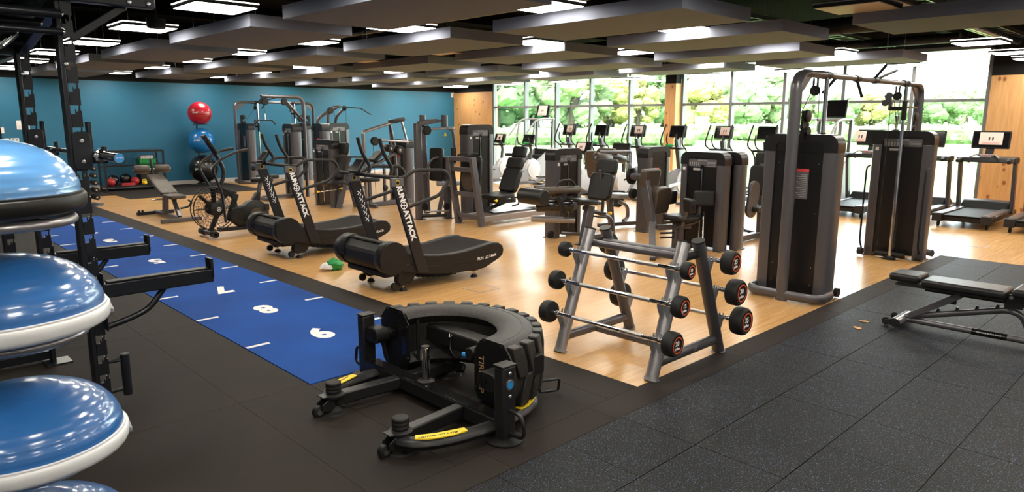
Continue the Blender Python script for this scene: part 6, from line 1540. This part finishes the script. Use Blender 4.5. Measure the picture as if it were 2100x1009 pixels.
# ================================================================ air bike
def air_bike():
    t = thing('air_bike', 'black air bike with caged fan wheel beside the curved treadmill', 'exercise bike', (4.2, 10.5, 0))
    X = 4.2
    def x(v): return v-X
    c = (x(3.97), 0, 0.42)
    m = MB()
    for yy in (-0.10, 0.10):
        for r in (0.32, 0.27, 0.22, 0.17, 0.12): m.tube([(c[0]+r*math.cos(2*PI*k/32), yy*(1.0 if r < 0.3 else 0.6), c[2]+r*math.sin(2*PI*k/32)) for k in range(32)], 0.0028 if r < 0.3 else 0.008, 5, closed=True)
        for k in range(36):
            a = 2*PI*k/36; a2 = a+0.35
            m.tube([(c[0]+0.10*math.cos(a), yy, c[2]+0.10*math.sin(a)), (c[0]+0.21*math.cos((a+a2)/2), yy, c[2]+0.21*math.sin((a+a2)/2)), (c[0]+0.315*math.cos(a2), yy*0.6, c[2]+0.315*math.sin(a2))], 0.0022, 4)
    o = m.build('fan_cage', 'frame_dark', t); o['kind'] = 'stuff'
    blade = MB().box(0.09, 0.29, -0.05, 0.05, -0.002, 0.002).mesh('fan_blade', 'black_plastic', 0)
    for k in range(8):
        o = bpy.data.objects.new('fan_blade', blade); COL.objects.link(o); o.parent = t; o.location = c; o.rotation_euler = (0.3, 2*PI*k/8, 0)
    for s in (-1, 1):
        MB().lathe([(0,0),(0.105,0),(0.10,0.02),(0.08,0.03),(0,0.032)], (c[0], s*0.10, c[2]), axis=(0,s,0), n=26).build('hub_cover', 'black_plastic', t)
    n_ = 22
    em = MB().ring([(0.032*math.cos(2*PI*k/n_), 0.032*math.sin(2*PI*k/n_)) for k in range(n_)], [(0.025*math.cos(2*PI*k/n_), 0.025*math.sin(2*PI*k/n_)) for k in range(n_)], 'y', -0.001, 0.001)
    em.prism([(-0.018,-0.006),(0.004,0.020),(0.006,0.004),(0.018,0.004),(0.018,-0.004),(0.004,-0.004),(0.002,-0.018),(-0.004,-0.006)], 'y', -0.001, 0.001)
    em.v = [(a+c[0]+0.02, b-0.134, d_+c[2]) for a, b, d_ in em.v]; em.build('hub_emblem', 'white_print', t)
    for s in (-1, 1):
        MB().tube([(x(4.06), s*0.17, 0.22), (x(4.03), s*0.18, 0.66), (x(3.88), s*0.26, 1.02), (x(3.98), s*0.27, 1.14), (x(4.25), s*0.27, 1.26), (x(4.40), s*0.26, 1.28)], 0.019, 10, bend=0.09).build('swing_handle', 'frame_dark', t)
        MB().cyl((x(4.28), s*0.27, 1.265), (x(4.42), s*0.26, 1.285), 0.023, n=10).build('grip', 'grip_foam', t)
        MB().cyl((x(3.86), s*0.28, 0.07), (x(3.86), s*0.16, 0.07), 0.05, n=14).build('end_roller', 'rubber_black', t)
    MB().bar((x(3.86), -0.28, 0.07), (x(3.86), 0.28, 0.07), 0.07, 0.05).build('front_foot', 'frame_dark', t, 0.01)
    MB().bar((x(3.88), 0, 0.07), (x(4.10), 0, 0.52), 0.09, 0.05).build('fork', 'frame_dark', t, 0.01)
    MB().tube([(x(4.06), 0, 0.66), (x(4.16), 0, 0.95), (x(4.10), 0, 1.12), (x(3.93), 0, 1.42)], 0.030, 10, bend=0.12).build('console_mast', 'frame_dark', t)
    mm = MB().box(-0.16, 0.16, -0.07, 0.07, -0.02, 0.02).xf(Matrix.Translation((x(3.97), 0, 1.36)) @ Matrix.Rotation(math.radians(58), 4, 'Y')); mm.build('console', 'black_plastic', t, 0.01)
    MB().bar((x(4.02), 0, 0.70), (x(4.30), 0, 0.60), 0.08, 0.10).build('top_tube', 'frame_dark', t, 0.012); MB().bar((x(4.30), -0.03, 0.62), (x(4.18), -0.03, 0.30), 0.05, 0.08).build('down_tube', 'frame_dark', t, 0.012)
    MB().prism([(x(4.15),0.24),(x(4.20),0.42),(x(4.55),0.46),(x(4.62),0.16),(x(4.3),0.12)], 'y', -0.07, 0.07).build('chain_cover', 'black_plastic', t, 0.03, 3)
    MB().lathe([(0,-0.09),(0.17,-0.09),(0.215,-0.06),(0.215,0.06),(0.17,0.09),(0,0.09)], (x(4.57), 0, 0.29), axis=(0,1,0), n=30).build('crank_cover', 'black_plastic', t)
    MB().lathe([(0,0),(0.095,0),(0.09,0.008),(0,0.01)], (x(4.57), -0.09, 0.29), axis=(0,-1,0), n=24).build('cover_disc', 'upholstery_brown', t)
    MB().prism([(x(4.50),0.44),(x(4.66),0.44),(x(4.68),0.62),(x(4.62),0.62)], 'y', -0.05, 0.05).build('seat_tower', 'black_plastic', t, 0.015); MB().bar((x(4.65), 0, 0.56), (x(4.70), 0, 0.78), 0.05, 0.05).build('seat_post', 'frame_grey', t, 0.006)
    MB().prism([(x(4.55),-0.03),(x(4.72),-0.13),(x(4.86),-0.13),(x(4.86),0.13),(x(4.72),0.13),(x(4.55),0.03)], 'z', 0.77, 0.84).build('saddle', 'upholstery', t, 0.025, 3)
    MB().bar((x(4.0), 0, 0.10), (x(4.95), 0, 0.08), 0.07, 0.06).build('base_beam', 'frame_dark', t, 0.01); MB().bar((x(4.95), -0.26, 0.04), (x(4.95), 0.26, 0.04), 0.07, 0.06).build('rear_foot', 'frame_dark', t, 0.01)
    for s in (-1, 1):
        MB().bar((x(4.57), s*0.12, 0.29), (x(4.57+s*0.15), s*0.12, 0.29+s*0.06), 0.02, 0.035).build('crank', 'steel_bolt', t)
        B('pedal', 'black_plastic', t, (x(4.52+s*0.15), x(4.62+s*0.15), s*0.13, s*0.23, 0.275+s*0.06, 0.305+s*0.06), bevel=0.005)
    B('foot_peg', 'frame_dark', t, (x(4.70), x(4.78), -0.10, 0.10, 0.34, 0.44), bevel=0.01)
air_bike()

# ================================================================ sit-up bench
def situp_bench():
    t = thing('situp_bench', 'brown padded sit-up bench with twin leg rollers near the ball stand', 'weight bench', (4.12, 13.1, 0))
    def L(x, y, z): return (x-4.12, y-13.1, z)
    def pad(name, y0, z0, y1, z1, w):
        a, b = V(L(4.12, y0, z0)), V(L(4.12, y1, z1)); d = (b-a); ln = d.length; d.normalize()
        m = MB().prism(rrect(-w/2, w/2, 0, ln, 0.05, 4), 'z', -0.03, 0.03)
        nx = V(1,0,0); nz = nx.cross(d).normalized()
        m.xf(Matrix.Translation(a) @ Matrix((nx, d, nz)).transposed().to_4x4()); m.build(name, 'upholstery_brown', t, 0.018, 3)
    pad('back_pad', 12.86, 0.44, 13.62, 0.72, 0.28); pad('seat_pad', 12.42, 0.42, 12.84, 0.42, 0.28)
    for s in (-1, 1):
        o = roller(t, (4.12+s*0.05, 13.70, 0.83), (4.12+s*0.30, 13.70, 0.83), 0.075, 'leg_roller', 'upholstery_brown')
    rod(t, [(3.80, 13.70, 0.83), (4.44, 13.70, 0.83)], 0.016, 'steel_bolt', 'roller_axle'); rod(t, [(4.12, 13.66, 0.66), (4.12, 13.72, 1.0)], 0.024, 'frame_dark', 'roller_post')
    beam(t, (4.12, 13.62, 0.66), (4.12, 12.60, 0.36), 0.05, 0.06, 'frame_dark', 'main_beam'); beam(t, (4.10, 13.10, 0.08), (4.10, 13.0, 0.52), 0.08, 0.10, 'frame_grey', 'post')
    beam(t, (4.12, 13.72, 0.05), (4.12, 12.42, 0.05), 0.06, 0.06, 'frame_grey', 'base_beam'); beam(t, (3.80, 13.70, 0.04), (4.44, 13.70, 0.04), 0.07, 0.06, 'frame_dark', 'foot_bar'); beam(t, (3.80, 12.40, 0.04), (4.46, 12.40, 0.04), 0.07, 0.06, 'frame_grey', 'foot_bar')
    beam(t, (4.12, 12.45, 0.08), (4.12, 12.70, 0.38), 0.06, 0.07, 'frame_grey', 'post'); rod(t, [(4.28, 12.45, 0.36), (4.34, 12.46, 0.32), (4.30, 12.50, 0.24), (4.16, 12.5, 0.22)], 0.018, 'frame_dark', 'grab_handle', bend=0.04)
    rod(t, [(3.88, 13.05, 0.34), (4.06, 13.05, 0.34)], 0.014, 'steel_bolt', 'adjust_pin')
    for s in (-0.28, -0.22): MB().cyl(L(4.12+s, 13.70, 0.07), L(4.12+s, 13.70, 0.10), 0.02, n=10).build('bumper', 'rubber_black', t)
situp_bench()

# ================================================================ exercise balls on a stand
def balls():
    X, Y = 6.98, 19.0
    t = thing('ball_stand', 'slim black stand holding three exercise balls against the blue wall', 'ball stand', (X, Y, 0))
    MB().lathe([(0,0),(0.34,0),(0.34,0.02),(0.06,0.035),(0,0.035)], n=30).build('base_disc', 'frame_dark', t)
    MB().cyl((0, 0.24, 0.02), (0, 0.24, 1.72), 0.022, n=10).build('pole', 'frame_dark', t)
    for z in (0.06, 0.87, 1.585):
        MB().tube([(0.17*math.cos(2*PI*k/24), 0.17*math.sin(2*PI*k/24), z) for k in range(24)], 0.010, 8, closed=True).build('ball_ring', 'frame_dark', t)
        MB().cyl((0, 0.17, z), (0, 0.24, z), 0.010, n=8).build('ring_arm', 'frame_dark', t)
    for z, r, m, lab in ((0.43, 0.36, 'black_ball', 'black exercise ball at the bottom of the ball stand'), (1.165, 0.325, 'blue_ball', 'blue exercise ball in the middle of the ball stand'), (1.865, 0.295, 'red_ball', 'red exercise ball on top of the ball stand')):
        o = thing('exercise_ball', lab, 'exercise ball', (X, Y-0.03, z), 0, 'exercise balls on the stand')
        mm = MB().sphere((0,0,0), r, 40, 24)
        mm.v = [tuple(V(v)*(1-0.006*(abs(v[2]/r*12 % 1-0.5) < 0.12))) for v in mm.v]
        mm.build('ball', m, o)
        text('ball_lettering', 'jordan', r*0.17, 'white_print', o, V(-0.62, -0.72, 0.05).normalized()*r*1.004, (0.76, -0.65, 0), (0.05, 0.05, 1), bold=0.001, depth=0.004)
balls()

# ================================================================ kit cage by the wall, its contents, dumbbell tower
def cage():
    t = thing('kit_cage', 'black wire mesh kit cage on the floor by the blue wall', 'storage cage', (5.25, 18.95, 0.008))
    w, d, h = 0.66, 0.26, 0.96
    m = MB()
    for sx in (-1, 1):
        for sy in (-1, 1): MB().box(sx*w-0.02, sx*w+0.02, sy*d-0.02, sy*d+0.02, 0.0, h).build('corner_post', 'frame_dark', t)
    for z in (0.10, h-0.02):
        for sy in (-1, 1): MB().box(-w, w, sy*d-0.015, sy*d+0.015, z-0.02, z+0.02).build('long_rail', 'frame_dark', t)
        for sx in (-1, 1): MB().box(sx*w-0.015, sx*w+0.015, -d, d, z-0.02, z+0.02).build('end_rail', 'frame_dark', t)
    B('shelf', 'frame_dark', t, (-w, w, -d, d, 0.095, 0.11)); B('top_board', 'frame_dark', t, (-w, w, -d, d, h-0.01, h+0.005)); B('mid_rail', 'frame_dark', t, (-w, w, d-0.012, d+0.012, 0.55, 0.58)); B('mid_rail', 'frame_dark', t, (-w, w, -d-0.008, -d+0.008, 0.60, 0.62))
    ms = MB()
    for k in range(44): ms.box(-w+k*0.03, -w+k*0.03+0.004, d-0.002, d+0.002, 0.12, h-0.04)
    for k in range(16): ms.box(-w, w, d-0.002, d+0.002, 0.14+k*0.05, 0.144+k*0.05)
    for k in range(22): ms.box(-w+k*0.06, -w+k*0.06+0.004, -d-0.002, -d+0.002, 0.62, h-0.04)
    o = ms.build('wire_mesh', 'frame_dark', t); o['kind'] = 'stuff'
    x0, y0, zb = 5.25, 18.95, 0.119
    def item(name, cat, lab, mb, m, loc, bevel=0.0):
        o = mb.build(name, m, None, bevel); o.location = loc; tag(o, lab, cat, 'kit in the wire cage')
    for k, (mt, lab) in enumerate((('green_plastic', 'lowest green step platform in the wire cage'), ('green_plastic', 'second green step platform in the wire cage'), ('green_plastic', 'third green step platform in the wire cage'), ('paper_pink', 'pale box topmost on the green steps'))):
        item('step_platform', 'step', lab, MB().box(-0.19, 0.19, -0.14, 0.14, 0, 0.085).box(-0.21, 0.21, -0.16, 0.16, 0.085, 0.10) if k < 3 else MB().box(-0.14, 0.14, -0.10, 0.10, 0, 0.06).box(-0.145, 0.145, -0.105, 0.105, 0.06, 0.075), mt, (x0+0.33, y0, 0.45+k*0.101), 0.008)
    item('kit_crate', 'crate', 'dark crate under the green steps', MB().box(-0.2, 0.2, -0.16, 0.16, 0, 0.31).box(-0.21, 0.21, -0.17, 0.17, 0.31, 0.33), 'black_plastic', (x0+0.33, y0, zb), 0.01)
    for k, (dx, dy, r, mt, lab) in enumerate(((-0.53, -0.13, 0.10, 'red_plastic', 'red medicine ball at the left end of the cage'), (0.01, -0.10, 0.10, 'red_plastic', 'red medicine ball in the middle of the cage'), (-0.14, 0.10, 0.14, 'black_ball', 'black medicine ball in the middle of the cage'), (-0.42, 0.10, 0.13, 'black_ball', 'black medicine ball in the left half of the cage'))):
        o = thing('medicine_ball', lab, 'medicine ball', (x0+dx, y0+dy, zb+r), 0, 'medicine balls in the wire cage'); MB().sphere((0,0,0), r, 20, 12).build('ball', mt, o)
        MB().tube([(r*1.002*math.cos(2*PI*q/24), 0, r*1.002*math.sin(2*PI*q/24)) for q in range(24)], 0.004, 5, closed=True).build('seam', 'print_dark', o)
    item('foam_block', 'foam block', 'red foam block lying at the front of the cage', MB().prism(rrect(-0.15, 0.15, -0.04, 0.04, 0.015), 'z', 0, 0.07), 'red_plastic', (x0-0.17, y0-0.195, zb), 0.008)
    kb = thing('kettlebell', 'small yellow kettlebell at the front of the cage', 'kettlebell', (x0+0.20, y0-0.18, zb)); MB().sphere((0,0,0.05), 0.06, 16, 10, sz=(0.06,0.06,0.05)).build('bell', 'yellow', kb); MB().tube([(-0.04,0,0.07),(-0.045,0,0.13),(0.045,0,0.13),(0.04,0,0.07)], 0.011, 8, bend=0.03).build('handle', 'yellow', kb)
cage()
def dumbbell_tower():
    X, Y = 3.55, 16.0
    t = thing('dumbbell_tower', 'upright dumbbell tower beyond the end of the turf lane', 'dumbbell rack', (X, Y, 0.0))
    MB().lathe([(0,0),(0.28,0),(0.28,0.03),(0.05,0.05),(0,0.05)], n=26).build('base', 'frame_grey', t)
    MB().box(-0.03, 0.03, -0.03, 0.03, 0.04, 1.16).build('column', 'frame_dark', t, 0.004)
    for k in range(7):
        z = 0.17+k*0.145
        for s in (-1, 1): MB().box(s*0.03, s*0.09, -0.06, 0.06, z-0.030, z-0.016).build('cradle', 'frame_grey', t)
    for k in range(7):
        z = 0.17+k*0.145; r = 0.062-k*0.003; b = 0.021+k*0.003
        for s in (-1, 1):
            d = thing('dumbbell', 'black hex dumbbell on the %s side of the dumbbell tower, %s from the floor' % ('right' if s > 0 else 'left', ordn[k]), 'dumbbell', (X+s*0.155, Y, z), 0, 'dumbbells on the tower')
            for q in (-1, 1): MB().lathe([(0,0),(r*0.8,0),(r,0.012),(r,0.07),(r*0.8,0.082),(0,0.082)], (0, q*0.06, 0), axis=(0,q,0), n=6).build('head', 'rubber_black', d, smooth=0)
            MB().cyl((0,-0.07,0), (0,0.07,0), 0.0155, n=10).build('handle', 'chrome', d)
            MB().cyl((0, -0.143, 0), (0, -0.1435, 0), 0.020, n=12).build('end_disc', 'steel_bolt', d)
            d.rotation_euler = (0, 0, 0)
dumbbell_tower()

# ================================================================ wall fittings and small things
def wallbox(name, cat, label, x, z, w, h, mt, extra=None):
    t = thing(name, label, cat, (x, YW, z))
    MB().box(-w/2, w/2, -0.012, 0.0, -h/2, h/2).build('plate' if cat != 'notice' else 'sheet', mt, t, 0.003)
    if extra == 'lines':
        m = MB()
        for k in range(4): m.box(-w*0.38, w*0.2+0.02*(k % 2), -0.0128, -0.012, -h*0.36+k*0.022, -h*0.36+k*0.022+0.006)
        o_ = m.build('printed_lines', 'print_grey', t); o_['kind'] = 'stuff'; MB().box(w*0.3, w*0.4, -0.0128, -0.012, h*0.28, h*0.38).build('crest', 'print_dark', t)
    if extra == 'socket':
        for s in (-1, 1): MB().box(s*w*0.22-0.012, s*w*0.22+0.012, -0.0135, -0.012, -0.012, 0.02).build('socket_holes', 'print_dark', t)
wallbox('wall_notice', 'notice', 'white printed notice on the blue wall behind the rig', 3.22, 1.575, 0.25, 0.20, 'paper', 'lines')
wallbox('wall_notice', 'notice', 'small cream sign at the left edge of the blue wall', 2.80, 1.46, 0.10, 0.13, 'paper')
wallbox('wall_socket', 'socket', 'double wall socket on the blue wall below the notice', 3.03, 1.235, 0.16, 0.09, 'white_plastic', 'socket')
wallbox('wall_switch', 'switch', 'square wall switch left of the double socket', 2.88, 1.235, 0.09, 0.09, 'white_plastic')
wallbox('wall_switch', 'switch', 'cream wall switch between the rig uprights', 3.44, 1.79, 0.08, 0.09, 'white_plastic')
wallbox('wall_notice', 'notice', 'pale poster low on the blue wall behind the rig', 3.36, 1.02, 0.22, 0.22, 'paper')
wallbox('wall_sensor', 'sensor', 'small white sensor high in the corner of the blue wall', 15.92, 2.55, 0.10, 0.16, 'white_plastic')
def cloth(x, y, lab):
    t = thing('cleaning_cloth', lab, 'cloth', (x, y, 0))
    rnd = random.Random(4)
    for k, (mt, dx, sz) in enumerate((('white_print', -0.04, (0.10, 0.08, 0.045)), ('green_plastic', 0.04, (0.10, 0.085, 0.055)), ('green_plastic', 0.0, (0.07, 0.06, 0.075)))):
        m = MB().sphere((dx, -0.05*k*0.3, sz[2]*0.9), 1, 16, 9, sz=sz)
        m.v = [tuple(V(v)*1.0+V(rnd.uniform(-.012,.012), rnd.uniform(-.012,.012), 0)) for v in m.v]; m.v = [(a, b, max(0.0005, c_+rnd.uniform(-.010,.012))) for a, b, c_ in m.v]
        m.build(['white_fold', 'green_fold', 'green_crumple'][k], mt, t)
cloth(4.03, 7.22, 'crumpled green and white cloth on the timber floor by the treadmills')
b = thing('detector', 'black ceiling fan unit hanging by the lights above the lane', 'ceiling unit', (2.75, 8.55, 2.72)); MB().lathe([(0,0),(0.09,0),(0.10,0.02),(0.10,0.10),(0,0.11)], n=20).build('housing', 'duct_black', b); MB().cyl((0,0,0.10), (0,0,ZC-2.72-0.005), 0.012, n=8).build('drop_rod', 'duct_black', b)
# ================================================================ lettering becomes plain mesh
bpy.context.view_layer.update()
dg = bpy.context.evaluated_depsgraph_get()
fonts = [o for o in bpy.data.objects if o.type == 'FONT']
meshes = {}
for o in fonts:
    if o.data.name not in meshes:
        meshes[o.data.name] = bpy.data.meshes.new_from_object(o.evaluated_get(dg))
for o in fonts:
    nm = o.name.split('.')[0]; me = meshes[o.data.name]
    if not me.materials: me.materials.append(o.data.materials[0])
    n = bpy.data.objects.new(nm, me); COL.objects.link(n)
    par, ml, pi = o.parent, o.matrix_local.copy(), o.matrix_parent_inverse.copy()
    bpy.data.objects.remove(o)
    n.name = nm
    n.parent = par; n.matrix_parent_inverse = pi; n.matrix_local = ml
